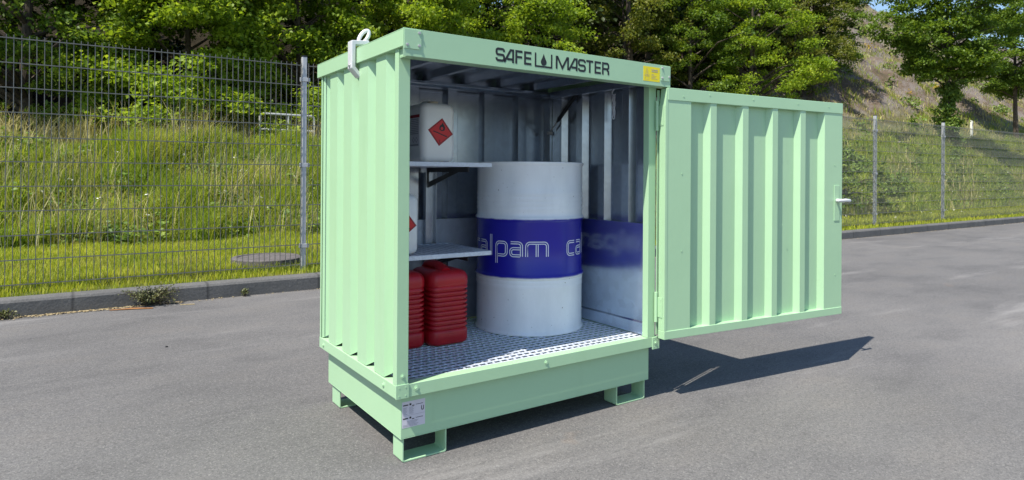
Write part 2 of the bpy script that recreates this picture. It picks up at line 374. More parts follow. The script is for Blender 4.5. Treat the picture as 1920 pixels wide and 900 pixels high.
# sump tray (open top)
mb = MB(); t = 0.004
mb.box((SX0, SY0, SZ), (SX1, SY1, SZ+t))
mb.box((SX0, SY0, SZ+t), (SX1, SY0+t, ZB+0.03)); mb.box((SX0, SY1-t, SZ+t), (SX1, SY1, ZB+0.03))
mb.box((SX0, SY0+t, SZ+t), (SX0+t, SY1-t, ZB+0.03)); mb.box((SX1-t, SY0+t, SZ+t), (SX1, SY1-t, ZB+0.03))
mb.build('sump_tray', P, box, 0.0015)
# rim frame
mb = MB(); mb.box((0, 0, ZB), (W, 0.004, ZT)); mb.box((0, D-0.004, ZB), (W, D, ZT)); mb.box((0, 0.004, ZB), (0.004, D-0.004, ZT)); mb.box((W-0.004, 0.004, ZB), (W, D-0.004, ZT))
mb.box((0.0045, 0.0045, ZT-0.004), (W-0.0045, 0.05, ZT-0.0005)); mb.box((0.0045, D-0.05, ZT-0.004), (W-0.0045, D-0.0045, ZT-0.0005))
mb.box((0.0045, 0.0505, ZT-0.004), (0.045, D-0.0505, ZT-0.0005)); mb.box((W-0.045, 0.0505, ZT-0.004), (W-0.0045, D-0.0505, ZT-0.0005))
mb.build('base_frame', P, box, 0.0012)
# corner brackets with dimples, front frame bolts
def bracket(x0, x1, z0, z1, y=0.0):
    m_ = MB(); m_.box((x0, y-0.004, z0), (x1, y, z1))
    b = m_.build('corner_bracket', P, box, 0.0015); d = MB()
    for fx in (0.25, 0.75):
        for fz in (0.22, 0.78): d.cyl((x0+(x1-x0)*fx, y-0.0035, z0+(z1-z0)*fz), (0, -1, 0), 0.003, 0.0015, 8)
    build_each(d, 'rivet', P, b)
bracket(-0.003, 0.052, ZB-0.001, ZT+0.004); bracket(1.388, W+0.004, ZB-0.012, ZT-0.002)
def bolt(p, ax, r_=0.006, h=0.006, m_=None):
    b = MB(); p = Vector(p); a = Vector(ax)
    b.tube([p, p+a*0.0015], r_*1.7, 14); b.tube([p+a*0.0015, p+a*h], r_, 6)
    return b.build('bolt', m_ or P, box)
for p in ((0.085, 0, 0.297), (0.72, 0, 0.296), (1.41, -0.004, 0.288)): bolt(p, (0, -1, 0))
for p in ((0, 0.85, 0.29), (0, 0.12, 0.293)): bolt(p, (-1, 0, 0))
# feet: bent flat strips
def foot(x0, y0, wd, dp, sx):
    m_ = MB(); t_ = 0.006
    m_.poly([(x0, y0, SZ-0.0005), (x0, y0, 0.006), (x0+0.006, y0, 0.001), (x0+wd-0.006, y0, 0.001), (x0+wd, y0, 0.006), (x0+wd, y0, SZ-0.0005), (x0+wd-t_, y0, SZ-0.0005), (x0+wd-t_, y0, 0.012), (x0+wd-0.011, y0, 0.007), (x0+0.011, y0, 0.007), (x0+t_, y0, 0.012), (x0+t_, y0, SZ-0.0005)], (0, dp, 0))
    m_.build('foot', P, box, 0.0012)
for x0 in (0.046, 1.185):
    foot(x0, 0.040, 0.195, 0.088, 1); foot(x0, 0.745, 0.195, 0.105, 1)
# corner posts
def post(prof, z0, z1, name='corner_post', mt=P, bv=0.0015):
    m_ = MB(); m_.poly([(x, y, z0) for x, y in prof], (0, 0, z1-z0)); return m_.build(name, mt, box, bv)
post([(0.001, 0.0), (0.050, 0.0), (0.050, 0.03), (0.046, 0.03), (0.046, 0.004), (0.005, 0.004), (0.005, 0.034), (0.001, 0.034)], ZT+0.0005, RZ+0.03)
post([(1.358, 0.001), (1.408, 0.001), (1.408, 0.045), (1.404, 0.045), (1.404, 0.005), (1.362, 0.005), (1.362, 0.038), (1.358, 0.038)], ZT+0.0005, RZ+0.03)
for x0, sg in ((0.001, 1), (W-0.006, -1)):
    post([(x0, D-0.002), (x0+sg*0.045, D-0.002), (x0+sg*0.045, D-0.006), (x0+sg*0.004, D-0.006), (x0+sg*0.004, D-0.018), (x0, D-0.018)], ZT+0.0005, RZ+0.03)
for p in ((0.026, 0.0, 0.352),): bolt(p, (0, -1, 0), 0.005, 0.006)
# corrugated walls: polyline (t, depth) -> closed sheet with painted outside, galvanised inside
def corr(t0, t1, first, pitch, crest, slant, depth):
    """outside crests (depth 0) start at first+k*pitch; between them the sheet steps in by depth"""
    pts = []; k = math.floor((t0-first)/pitch)-1
    while first+k*pitch < t1+pitch:
        a = first+k*pitch
        pts += [(a-slant, depth), (a, 0), (a+crest, 0), (a+crest+slant, depth)]; k += 1
    def val(t):
        for (a, da), (b, db) in zip(pts, pts[1:]):
            if a <= t <= b: return da+(db-da)*(t-a)/max(1e-9, b-a)
        return depth
    return [(t0, val(t0))]+[p for p in pts if t0 < p[0] < t1]+[(t1, val(t1))]
def sheet(name, line, f, z0, z1, mats, th=0.0015, parent=None, lift=0):
    A = [Vector(p) for p in line]; B = offset(line, th); n = len(A)
    if (B[0]-A[0]).y < 0: B = offset(line, -th)
    dm_ = max(p[1] for p in A); zl = [z0+lift*p[1]/dm_ for p in A]
    vs = [f(p[0], p[1], q_) for p, q_ in zip(A, zl)]+[f(p[0], p[1], z1) for p in A]+[f(p[0], p[1], q_) for p, q_ in zip(B, zl)]+[f(p[0], p[1], z1) for p in B]
    m_ = MB()
    m_.add(vs, [(i, i+1, n+i+1, n+i) for i in range(n-1)], 0)
    m_.add(vs, [(2*n+i, 2*n+i+1, 3*n+i+1, 3*n+i) for i in range(n-1)], 1)
    m_.add(vs, [(n+i, n+i+1, 3*n+i+1, 3*n+i) for i in range(n-1)]+[(i, i+1, 2*n+i+1, 2*n+i) for i in range(n-1)], 0)
    return m_.build(name, mats, parent or box)
pg = [P, M['galv']]
sheet('side_wall', corr(0.030, D-0.020, 0.130, 0.1872, 0.100, 0.027, 0.032), lambda t_, d, z: (0.006+d, t_, z), ZT+0.002, RZ+0.02, pg, lift=0.020)
sheet('side_wall', corr(0.040, D-0.020, 0.245, 0.1872, 0.098, 0.020, 0.034), lambda t_, d, z: (W-0.008-d, t_, z), ZT+0.006, RZ+0.02, pg)
sheet('back_wall', corr(0.012, W-0.012, 1.01-0.237*4, 0.237, 0.140, 0.020, 0.032), lambda t_, d, z: (t_, D-0.008-d, z), ZT+0.006, RZ+0.02, pg)
# bolts holding the left panel
# spill liners: smooth galvanised sheets round the lower half
mb = MB(); XR = W-0.046
mb.poly([(XR-0.004, 0.040, 0.325), (XR-0.0055, 0.040, 0.885), (XR-0.0005, 0.040, 0.885), (XR-0.0005, 0.040, 0.325)], (0, 0.82, 0))
mb.poly([(XR-0.005, 0.041, 0.385), (XR-0.012, 0.041, 0.378), (XR-0.018, 0.041, 0.322), (XR-0.0045, 0.041, 0.322)], (0, 0.818, 0))
mb.build('spill_liner', M['galv_smooth'], box)
mb = MB(); mb.box((0.05, D-0.047, 0.325), (XR-0.006, D-0.044, 0.885)); mb.build('spill_liner', M['galv_dull'], box)
mb = MB(); mb.box((0.043, 0.05, 0.325), (0.046, D-0.05, 0.885)); mb.build('spill_liner', M['galv_dull'], box)
# roof: cap sheet, side skirts, front fascia, ceiling
X0, X1, YB = -0.0078, 1.4418, 0.949
mb = MB(); mb.box((X0, FY+0.002, TOP-0.004), (X1, YB, TOP)); mb.box((X0, FY+0.002, RZ), (X0+0.004, YB, TOP-0.0042)); mb.box((X1-0.004, FY+0.002, RZ), (X1, YB, TOP-0.0042)); mb.box((X0+0.0042, YB-0.004, RZ), (X1-0.0042, YB, TOP-0.0042))
mb.box((X0+0.0042, FY+0.016, RZ), (0.03, YB-0.0045, RZ+0.003)); mb.box((X1-0.04, FY+0.016, RZ), (X1-0.0042, YB-0.0045, RZ+0.003))
roof = mb.build('roof', P, box, 0.0015)
mb = MB(); mb.box((X0-0.001, FY, FZ), (X1+0.001, FY+0.0018, TOP+0.001)); mb.box((X0+0.015, FY+0.002, FZ), (X1-0.002, 0.0, FZ+0.003)); mb.box((X0+0.015, FY+0.003, FZ+0.0032), (X0+0.018, 0.0, RZ-0.001))
mb.build('fascia', P, roof, 0.0012)
for xa, xb in ((-0.006, 0.066), (1.372, 1.4405)):
    m_ = MB(); m_.poly([(xa, FY-0.003, 1.598), (xb-0.008, FY-0.003, 1.598), (xb, FY-0.003, 1.606), (xb, FY-0.003, 1.672), (xa, FY-0.003, 1.672)], (0, 0.0027, 0))
    b = m_.build('corner_plate', P, roof, 0.001); s = MB()
    for (fx, fz) in ((0.18, 0.2), (0.86, 0.85), (0.86, 0.2)) if xa < 0 else ((0.14, 0.85), (0.14, 0.2), (0.86, 0.3)):
        c = (xa+(xb-xa)*fx, FY-0.003, 1.598+0.074*fz); s.cyl(c, (0, -1, 0), 0.0058, 0.0025, 14); s.cyl((c[0], c[1]-0.0026, c[2]), (0, -1, 0), 0.003, 0.002, 6)
    build_each(s, 'screw', M['galv_post'], b)
ceil_line = corr(0.03, W-0.03, 0.115, 0.237, 0.150, 0.03, 0.030)
sheet('ceiling', ceil_line, lambda t_, z_, y: (t_, y, TOP-0.010-z_), 0.02, 0.898, [M['galv'], M['galv']])
mb = MB(); mb.poly([(0.05, 0.815, 1.612), (0.05, 0.825, 1.600), (0.05, 0.868, 1.594), (0.05, 0.868, 1.63), (0.05, 0.82, 1.63)], (1.33, 0, 0))
mb.box((0.02, 0.8985, 1.58), (W-0.02, 0.901, TOP-0.006)); mb.box((1.352, 0.05, 1.588), (1.386, 0.80, 1.628)); mb.box((0.046, 0.05, 1.588), (0.07, 0.80, 1.628)); mb.box((0.05, -0.004, 1.574), (1.355, 0.018, 1.628))
build_each(mb, 'ceiling_rail', M['galv'], box, 0.003)
# floor grating
mb = MB(); gz = ZT-0.002; gx0, gx1, gy0, gy1 = 0.048, 1.378, 0.054, D-0.052
n_ = 36
for i in range(n_+1):
    x = gx0+(gx1-gx0)*i/n_; mb.box((x-0.0038, gy0, gz-0.0045), (x+0.0038, gy1, gz-0.0012))
n_ = 22
for i in range(n_+1):
    y = gy0+(gy1-gy0)*i/n_; mb.box((gx0, y-0.0085, gz-0.0028), (gx1, y+0.0085, gz))
for i in range(36):
    for j in range(23):
        x = gx0+(gx1-gx0)*(i+0.25+0.5*(j % 2))/36; y = gy0+(gy1-gy0)*j/22; mb.box((x-0.006, y-0.0045, gz-0.002), (x+0.006, y+0.0045, gz+0.0018))
mb.build('floor_grating', M['galv_grate'], box)
# shelves
def shelf(z, mt):
    s = empty('shelf'); s.parent = box
    x0, x1, y0, y1 = 0.052, 0.683, 0.400, 0.835
    f = MB(); f.box((x0, y0, z-0.020), (x1, y0+0.004, z+0.0005)); f.box((x0, y1-0.004, z-0.020), (x1, y1, z+0.0005)); f.box((x1-0.004, y0+0.0042, z-0.020), (x1, y1-0.0042, z+0.0005)); f.box((x0, y0+0.0042, z-0.020), (x0+0.004, y1-0.0042, z+0.0005))
    f.build('shelf_frame', mt, s, 0.001)
    g = MB()
    for i in range(1, 17):
        x = x0+(x1-x0)*i/17; g.box((x-0.0065, y0+0.005, z-0.006), (x+0.0065, y1-0.005, z+0.0005))
    for i in range(1, 11):
        y = y0+(y1-y0)*i/11; g.box((x0+0.005, y-0.0045, z-0.016), (x1-0.005, y+0.0045, z-0.0125))
    g.build('shelf_grating', mt, s)
    b = MB()
    for bx in (0.56, 0.10):
        b.box((bx, 0.42, z-0.045), (bx+0.004, 0.86, z-0.0205)); b.poly([(bx+0.0045, 0.845, z-0.022), (bx+0.0045, 0.845, z-0.10), (bx+0.0045, 0.86, z-0.10), (bx+0.0045, 0.86, z-0.022), ], (0.003, 0, 0))
        b.poly([(bx+0.008, 0.44, z-0.0215), (bx+0.008, 0.86, z-0.13), (bx+0.008, 0.86, z-0.10), (bx+0.008, 0.52, z-0.0215)], (0.003, 0, 0))
    build_each(b, 'shelf_bracket', M['black'], s)
shelf(1.186, M['galv_grate']); shelf(0.755, M['galv_grate'])
mb = MB()
for bx in (0.545, 0.085): mb.box((bx, D-0.052, 0.62), (bx+0.065, D-0.0475, 1.14)); mb.box((bx, D-0.075, 0.62), (bx+0.003, D-0.0525, 1.14)); mb.box((bx+0.062, D-0.075, 0.62), (bx+0.065, D-0.0525, 1.14))
build_each(mb, 'shelf_upright', M['galv'], box, 0.001)
# gas strut, hook and chain
mb = MB(); a = Vector((1.372, 0.575, 1.600)); b_ = Vector((1.372, 0.832, 1.385)); d_ = b_-a
mb.tube([a+d_*0.03, a+d_*0.62], 0.0125, 12); mb.tube([a+d_*0.62, a+d_*0.70], [0.0125, 0.007], 12); st = mb.build('gas_strut', M['black'], box, smooth=True)
mb = MB(); mb.tube([a+d_*0.70, a+d_*0.97], 0.005, 8); mb.build('strut_rod', M['galv_post'], st, smooth=True)
for p_ in (a, b_): m_ = MB(); m_.cyl(p_-Vector((0.01, 0, 0)), (1, 0, 0), 0.011, 0.03, 12); m_.build('strut_joint', M['galv_post'], st, smooth=True)
mb = MB(); cx_, cy_ = 1.365, 0.262
mb.tube([(cx_, cy_, 1.60), (cx_, cy_, 1.588), (cx_, cy_+0.012, 1.578), (cx_, cy_+0.012, 1.566), (cx_, cy_, 1.556), (cx_, cy_-0.010, 1.562)], 0.0036, 8)
z = 1.556
for i in range(8):
    pts = []
    for j in range(12):
        g = 2*math.pi*j/12; u_, v_ = 0.0075*math.cos(g), 0.0125*math.sin(g); pts.append((cx_+(u_ if i % 2 else 0), cy_+(0 if i % 2 else u_)+0.002*math.sin(i*2), z-0.008+v_))
    mb.tube(pts, 0.0026, 6, closed=True); z -= 0.0150
mb.build('chain', M['galv_grate'], box, smooth=True)
# lifting eye on the left side of the roof
mb = MB(); ey0, ey1 = 0.412, 0.462
mb.poly([(-0.030, ey0, 1.585), (-0.030, ey0, 1.705), (0.050, ey0, 1.712), (0.050, ey0, 1.694), (-0.012, ey0, 1.688), (-0.012, ey0, 1.592), (0.018, ey0, 1.558), (0.008, ey0, 1.546)], (0, ey1-ey0, 0))
ring = [(0.034+0.016*math.cos(2*math.pi*j/28)+0.015*math.sin(2*math.pi*j/28), 0.437-0.005*math.cos(2*math.pi*j/28), 1.730+0.030*math.sin(2*math.pi*j/28)) for j in range(28)]
le = mb.build('lifting_bracket', M['grey_coat'], roof, 0.003)
mb = MB(); mb.tube(ring, 0.0085, 10, closed=True); mb.build('lifting_eye', M['grey_coat'], roof, smooth=True)
bolt((-0.031, 0.437, 1.60), (-1, 0, 0), 0.006, 0.006, M['galv_post'])
# fascia lettering (stroked letters)
def fas(u_, v_): return (u_, FY-0.0007, v_)
px = lambda zx: np.interp(910+zx/7.68, [929, 1003, 1033, 1142], [0.401, 0.601, 0.688, 1.029])
mb = MB(); Z0, Z1 = 1.5925, 1.6495; sw = 0.0098
def glyph(ch, a, b):
    xa, xb = px(a)+sw/2, px(b)-sw/2; za, zb = Z0+sw/2, Z1-sw/2; zm = (za+zb)/2; q = 0.009
    S = lambda pts: stroke(mb, pts, sw, fas)
    if ch == 'S':
        pts = [(xb, zb-0.011)]+arc(xb-q, zb-q, q, 20, 90, 4)+arc(xa+q, zb-q, q, 90, 180, 5)+arc(xa+q, zm+q, q, 180, 262, 5)+arc(xb-q, zm-q, q, 82, 0, 5)+arc(xb-q, za+q, q, 0, -90, 5)+arc(xa+q, za+q, q, -90, -160, 4)+[(xa, za+0.011)]; S(pts)
    if ch == 'A':
        S([(xa-sw*0.25, Z0), (xb-sw*1.3, zb), (xb, zb), (xb, Z0)])
        S([(xa+(xb-xa)*0.30, Z0+0.0145), (xb-sw*0.4, Z0+0.0145)])
    if ch == 'F': S([(xb+sw/2, zb), (xa, zb), (xa, Z0)]); S([(xa+sw/2, zm), (xb+sw*0.3, zm)])
    if ch == 'E': S([(xb+sw/2, zb), (xa, zb), (xa, za), (xb+sw/2, za)]); S([(xa+sw/2, zm), (xb+sw*0.3, zm)])
    if ch == 'M': S([(xa, Z0), (xa, zb), (xa+sw*0.5, zb), ((xa+xb)/2, za+0.001), (xb-sw*0.5, zb), (xb, zb), (xb, Z0)])
    if ch == 'T': S([(xa-sw/2, zb), (xb+sw/2, zb)]); S([((xa+xb)/2, zb-sw/2), ((xa+xb)/2, Z0)])
    if ch == 'R':
        S([(xa, Z0), (xa, zb)]+arc(xb-q, zb-q, q, 90, 0, 4)+arc(xb-q, zm+q-0.002, q, 0, -90, 4)+[(xa+sw/2, zm-0.002)]); S([(xb-0.010, zm-0.006), (xb, zm-0.013), (xb, Z0)])
for ch, a, b in (('S', 140, 280), ('A', 262, 408), ('F', 425, 530), ('E', 553, 662), ('M', 1008, 1190), ('A', 1185, 1312), ('S', 1318, 1432), ('T', 1438, 1540), ('E', 1560, 1655), ('R', 1672, 1787)): glyph(ch, a, b)
stroke(mb, [(px(712)+0.004, Z1+0.001), (px(712)+0.004, Z0-0.003+0.004), (px(962)-0.004, Z0+0.001), (px(962)-0.004, Z1+0.001)], 0.0078, fas)
cxd = (px(798)+px(880))/2; rd = 0.0155; zc = Z0+0.021
drop = [(cxd+rd*math.cos(R(g)), zc+rd*math.sin(R(g))) for g in range(-205, 26, 11)]
drop += [(cxd+0.006, zc+0.021), (cxd+0.0015, zc+0.032), (cxd, zc+0.036), (cxd-0.0015, zc+0.032), (cxd-0.006, zc+0.021)]
mb.add([fas(*p) for p in drop], [tuple(range(len(drop)))])
mb.build('lettering', M['ink'], roof)
# yellow sticker on the fascia
mb = MB(); a, b, c, d = 1.252, 1.366, 1.589, 1.660
mb.box((a, FY-0.0006, c), (b, FY-0.0001, d)); stk = mb.build('warning_sticker', M['yellow'], roof)
mb = MB(); f2 = lambda u_, v_: (u_, FY-0.0011, v_)
stroke(mb, [(a+0.008, c+0.024), (a+0.025, d-0.009), (a+0.042, c+0.024)], 0.0012, f2, closed=True)
stroke(mb, [(a+0.013, c+0.028), (a+0.013, c+0.008), (a+0.037, c+0.008), (a+0.037, c+0.028)], 0.001, f2); stroke(mb, [(a+0.025, c+0.02), (a+0.025, c+0.05)], 0.003, f2); stroke(mb, [(a+0.010, c+0.03), (a+0.040, c+0.03)], 0.0016, f2)
for i, (l_, h_) in enumerate(((0.045, 0.0042), (0.045, 0.0042))): stroke(mb, [(a+0.055, d-0.014-i*0.0085), (a+0.055+l_, d-0.014-i*0.0085)], h_, f2)
for i, l_ in enumerate((0.018, 0.035, 0.028, 0.042)): stroke(mb, [(a+0.055, d-0.036-i*0.0072), (a+0.055+l_, d-0.036-i*0.0072)], 0.002, f2)
mb.build('sticker_print', M['greyink'] if False else M['cap'], stk)
# rating plate on the sump
mb = MB(); a, b, c, d = 0.040, 0.139, 0.138, 0.240; PY = SY0
mb.box((a, PY-0.0006, c), (b, PY-0.0001, d)); pl = mb.build('rating_plate', M['plate'], box)
mb = MB(); f3 = lambda u_, v_: (u_, PY-0.0011, v_)
for z0_ in (d-0.014, d-0.066):
    stroke(mb, [(a+0.004, z0_), (a+0.026, z0_)], 0.0045, f3); stroke(mb, [(a+0.031, z0_+0.001), (a+0.039, z0_+0.001)], 0.0075, f3)
    stroke(mb, [(a+0.042, z0_-0.005), (a+0.052, z0_-0.005)], 0.0035, f3); stroke(mb, [(a+0.058, z0_-0.003), (a+0.09, z0_-0.003)], 0.002, f3)
stroke(mb, [(a+0.083, d-0.026)]+[(a+0.083, d-0.038)]+arc(a+0.0875, d-0.038, 0.0045, 180, 360, 6)+[(a+0.092, d-0.026)], 0.003, f3)
mb.build('plate_print', M['ink'], pl)
mb = MB()
for i in range(7): stroke(mb, [(a+0.004, d-0.024-i*0.0042), (a+0.022-0.003*(i % 3), d-0.024-i*0.0042)], 0.0016, f3); stroke(mb, [(a+0.030, d-0.024-i*0.0042), (a+0.05-0.004*(i % 2), d-0.024-i*0.0042)], 0.0014, f3)
stroke(mb, [(a+0.003, d-0.055), (b-0.003, d-0.055)], 0.0008, f3)
for i in range(5): stroke(mb, [(a+0.004+0.016*(i < 3), d-0.078-i*0.0046), (a+0.07-0.006*(i % 3), d-0.078-i*0.0046)], 0.0015, f3)
mb.build('plate_print', M['greyink'], pl)
# door, hung on the right post and swung wide open
HX, HY, AN = 1.4040, -0.0612, -0.1081; K = 0.9845   # K: the door drawn at full frame width, fitted to the opening
dr = empty('door', (HX, HY, 0), AN); dr.parent = box
ZDB, ZDT, DW = 0.3143, 1.5680, 1.379; ZR = 1.5065
line = [(0.020, 0.0), (0.174, 0.0), (0.177, 0.031), (0.287, 0.031)]
for c0 in (0.310, 0.545, 0.777, 1.008): line += [(c0, 0.0), (c0+0.042, 0.0), (c0+0.066, 0.031), (c0+0.211 if c0 < 1 else 1.196, 0.031)]
line += [(1.219, 0.0), (DW, 0.0)]
sheet('door_panel', line, lambda t_, d, z: (t_, d, z), 0.345, 1.512, [P, P], 0.0015, dr)
mb = MB()
mb.box((0.018, -0.0035, ZR), (DW, 0.042, ZDT)); mb.box((0.002, -0.0035, ZDB), (DW, 0.042, 0.356)); build_each(mb, 'door_rail', P, dr, 0.002)
mb = MB(); mb.poly([(0.003, -0.002, 0.3565), (0.0195, -0.002, 0.3565), (0.0195, -0.002, ZR-0.0005), (0.0176, -0.002, ZR-0.0002), (0.0176, -0.002, ZDT-0.001), (0.012, -0.002, ZDT-0.004), (0.003, -0.002, ZR-0.03)], (0, 0.044, 0)); mb.box((DW-0.004, 0.003, 0.3565), (DW-0.0002, 0.042, ZR-0.0005)); build_each(mb, 'door_stile', P, dr, 0.002)
mb = MB(); mb.box((0.02, 0.0345, 0.3565), (DW-0.005, 0.037, ZR-0.0005)); mb.build('door_skin', P, dr)
mb = MB()
for s_, z_ in ((0.30, 1.548), (0.62, 1.545), (0.98, 1.543), (1.25, 1.541), (0.12, 1.53), (0.115, 1.14), (0.115, 0.75), (1.31, 1.20), (0.86, 0.86), (1.32, 0.55)): mb.cyl((s_, -0.0005 if z_ < 1.5 else -0.004, z_), (0, -1, 0), 0.0045, 0.0012, 10)
build_each(mb, 'rivet', P, dr)
for z_ in (1.43, 0.47):
    m_ = MB(); m_.tube([(-0.006, 0.050, z_-0.075), (-0.006, 0.050, z_+0.075)], 0.0085, 12); m_.box((0.0005, 0.012, z_-0.05), (0.0026, 0.050, z_+0.05)); h_ = m_.build('hinge', P, dr, 0.0008)
    s = MB()
    for k in range(4): s.cyl((0.0005, 0.026, z_-0.04+k*0.026), (-1, 0, 0), 0.0028, 0.0012, 8)
    build_each(s, 'rivet', P, h_)
m_ = MB(); m_.box((1.305, -0.0032, 0.870), (1.353, 0.0002, 1.081)); hp = m_.build('handle_plate', P, dr, 0.0015)
s = MB(); s.cyl((1.329, -0.003, 0.99), (0, -1, 0), 0.011, 0.045, 16); s.tube([(1.278, -0.050, 0.992), (1.288, -0.052, 0.992), (1.34, -0.052, 0.993), (1.382, -0.048, 0.990), (1.390, -0.044, 0.988)], [0.005, 0.008, 0.0105, 0.0095, 0.006], 12)
s.build('door_handle', M['grey_coat'], dr, smooth=True)
m_ = MB(); m_.box((1.4085, -0.009, 0.33), (1.424, -0.005, 1.56)); m_.build('hinge_strip', P, box, 0.001)

# ------------------------------------------------------------------ drum
dx, dy, dz = 1.0438, 0.5795, ZT-0.002
drum = tag(empty('drum', (dx, dy, dz)), 'white steel drum with a broad blue band and white lettering, on the container floor', 'drum')
mb = MB(); rb = 0.2855
def hoop(z0_): return [(rb, z0_-0.016), (rb+0.004, z0_-0.010), (rb+0.0095, z0_-0.004), (rb+0.0095, z0_+0.004), (rb+0.004, z0_+0.010), (rb, z0_+0.016)]
prof = [(0.27, 0.004), (0.284, 0.0), (0.2915, 0.002), (0.2925, 0.008), (0.2885, 0.014), (rb, 0.022)]
for z_ in (0.245, 0.268): prof += [(rb, z_-0.010), (rb+0.0035, z_), (rb, z_+0.010)]
prof += hoop(0.294)+hoop(0.588)
for z_ in (0.640, 0.665, 0.69, 0.715): prof += [(rb, z_-0.011), (rb+0.0032, z_), (rb, z_+0.011)]
prof += [(rb, 0.858), (0.2885, 0.866), (0.2925, 0.872), (0.2915, 0.879), (0.286, 0.880), (0.2835, 0.877), (0.2825, 0.864)]
lathe(mb, prof, 96); mb.build('drum_shell', M['drum'], drum, smooth=True, angle=50)
mb = MB(); lathe(mb, [(0.282, 0.859), (0.282, 0.8625), (0.26, 0.8625), (0.255, 0.860)], 64); lathe(mb, [(0.035, 0.8602), (0.035, 0.874), (0.028, 0.876)], 24, 0, 0.0, 0.19); mb.build('drum_lid', M['drum'], drum, smooth=True)
mb = MB(); rl = rb+0.0009
def dm(u_, v_): g = R(u_/rb*180/math.pi) if False else u_/rb; return (rl*math.cos(g), rl*math.sin(g), v_-0.32)
def dbl(pts):
    fine = [pts[0]]
    for a, b in zip(pts, pts[1:]):
        k = max(1, int(abs(b[0]-a[0])/0.008)); fine += [(a[0]+(b[0]-a[0])*i/k, a[1]+(b[1]-a[1])*i/k) for i in range(1, k+1)]
    for o_ in (0.0052, -0.0052): stroke(mb, [tuple(p) for p in offset(fine, o_)], 0.0042, dm)
dg = lambda a: R(a)*rb
zb_, zh_, q = 0.7255, 0.7905, 0.017
for P0 in (-204, -84, 36):
    mb = MB()
    def A_(a, b):
        xa, xb = dg(P0+a)+0.007, dg(P0+b)-0.007; return xa, xb
    xa, xb = A_(0, 13); dbl([(xb+0.004, zh_)]+arc(xa+q, zh_-q, q, 90, 180)+arc(xa+q, zb_+q, q, 180, 270)+[(xb+0.004, zb_)])
    for s0, e0 in ((15, 29), (57.5, 71.6)):
        xa, xb = A_(s0, e0); zm = 0.757
        dbl([(xa, zh_)]+arc(xb-q, zh_-q, q, 90, 0)+[(xb, zb_-0.004)]); dbl([(xb-0.008, zm+0.004)]+arc(xa+0.014, zm-0.010, 0.014, 90, 180, 4)+arc(xa+0.014, zb_+0.014, 0.014, 180, 270, 4)+[(xb-0.008, zb_)])
    xa, xb = A_(33.5, 36); dbl([((xa+xb)/2, zb_-0.004), ((xa+xb)/2, 0.828)])
    xa, xb = A_(41, 55.5); dbl([(xa, 0.684), (xa, zh_-q)]+arc(xa+q, zh_-q, q, 180, 90)+arc(xb-q, zh_-q, q, 90, 0)+arc(xb-q, zb_+q, q, 0, -90)+[(xa+0.009, zb_)])
    xa, xb = A_(74, 98); xm = (xa+xb)/2
    dbl([(xa, zb_-0.004), (xa, zh_-q)]+arc(xa+q, zh_-q, q, 180, 90)+arc(xb-q, zh_-q, q, 90, 0)+[(xb, zb_-0.004)]); dbl([(xm, zb_-0.004), (xm, zh_-0.008)])
    mb.build('lettering', M['whiteprint'], drum)

# ------------------------------------------------------------------ jerrycans
def can_label(root, yf, x0, x1, z0, full=True):
    """hazard diamond on the front face (y = yf), paper label on the left face (x = x0)"""
    cx, cz, s_, an = (x1-0.083), z0+0.143, 0.0475, R(38)
    def fd(u_, v_, k=1): return (cx+u_*math.cos(an)-v_*math.sin(an), yf-0.0006*k, cz+u_*math.sin(an)+v_*math.cos(an))
    m_ = MB(); m_.poly([fd(-s_, -s_), fd(s_, -s_), fd(s_, s_), fd(-s_, s_)], (0, 0.0012, 0)); dmd = m_.build('hazard_diamond', M['darkred'], root)
    m_ = MB(); e = s_-0.007; m_.add([fd(-e, -e, 2), fd(e, -e, 2), fd(e, e, 2), fd(-e, e, 2)], [(0, 1, 2, 3)]); m_.build('diamond_field', M['redlabel'], dmd)
    def fv(u_, v_): return (cx+u_, yf-0.0018, cz+v_)
    m_ = MB(); fl = [(-0.012, 0.006), (0.002, 0.000), (0.014, 0.004), (0.018, 0.016), (0.014, 0.027), (0.008, 0.034), (0.007, 0.042), (0.0, 0.036), (-0.004, 0.028), (-0.006, 0.032), (-0.012, 0.022), (-0.014, 0.013)]
    fl = [(x+0.006, z+0.004) for x, z in fl]
    m_.add([fv(*p) for p in fl], [tuple(range(len(fl)))]); stroke(m_, [(-0.040, 0.004), (-0.015, -0.004), (0.035, -0.022)], 0.005, fv)
    stroke(m_, [(-0.010, -0.038), (-0.004, -0.040), (-0.008, -0.046), (-0.002, -0.050), (-0.010, -0.054)], 0.0022, fv)
    m_.build('pictogram', M['ink'], dmd)
    m_ = MB(); m_.add([(cx+0.006+0.007*math.cos(R(g)), yf-0.0024, cz+0.017+0.008*math.sin(R(g))) for g in range(0, 360, 30)], [tuple(range(12))]); m_.build('flame_core', M['redlabel'], dmd)
    xl = x0-0.0006; m_ = MB(); m_.box((xl, yf+0.028, z0+0.075), (xl+0.0012, yf+0.178, z0+0.225)); lb = m_.build('paper_label', M['label'], root)
    fl_ = lambda u_, v_: (xl-0.0006, yf+0.028+u_, z0+0.075+v_)
    m_ = MB(); stroke(m_, [(0, 0.143), (0.15, 0.143)], 0.014, fl_); m_.build('label_header', M['darkred'], lb)
    m_ = MB()
    for i in range(9): stroke(m_, [(0.012, 0.128-i*0.0085), (0.135-0.012*(i % 3), 0.128-i*0.0085)], 0.0035, fl_)
    stroke(m_, [(0.02, 0.030), (0.032, 0.042), (0.044, 0.030), (0.032, 0.018)], 0.003, fl_, closed=True); stroke(m_, [(0.05, 0.030), (0.062, 0.042), (0.074, 0.030), (0.062, 0.018)], 0.003, fl_, closed=True); stroke(m_, [(0.012, 0.006), (0.12, 0.006)], 0.005, fl_)
    m_.build('label_print', M['greyink'], lb)
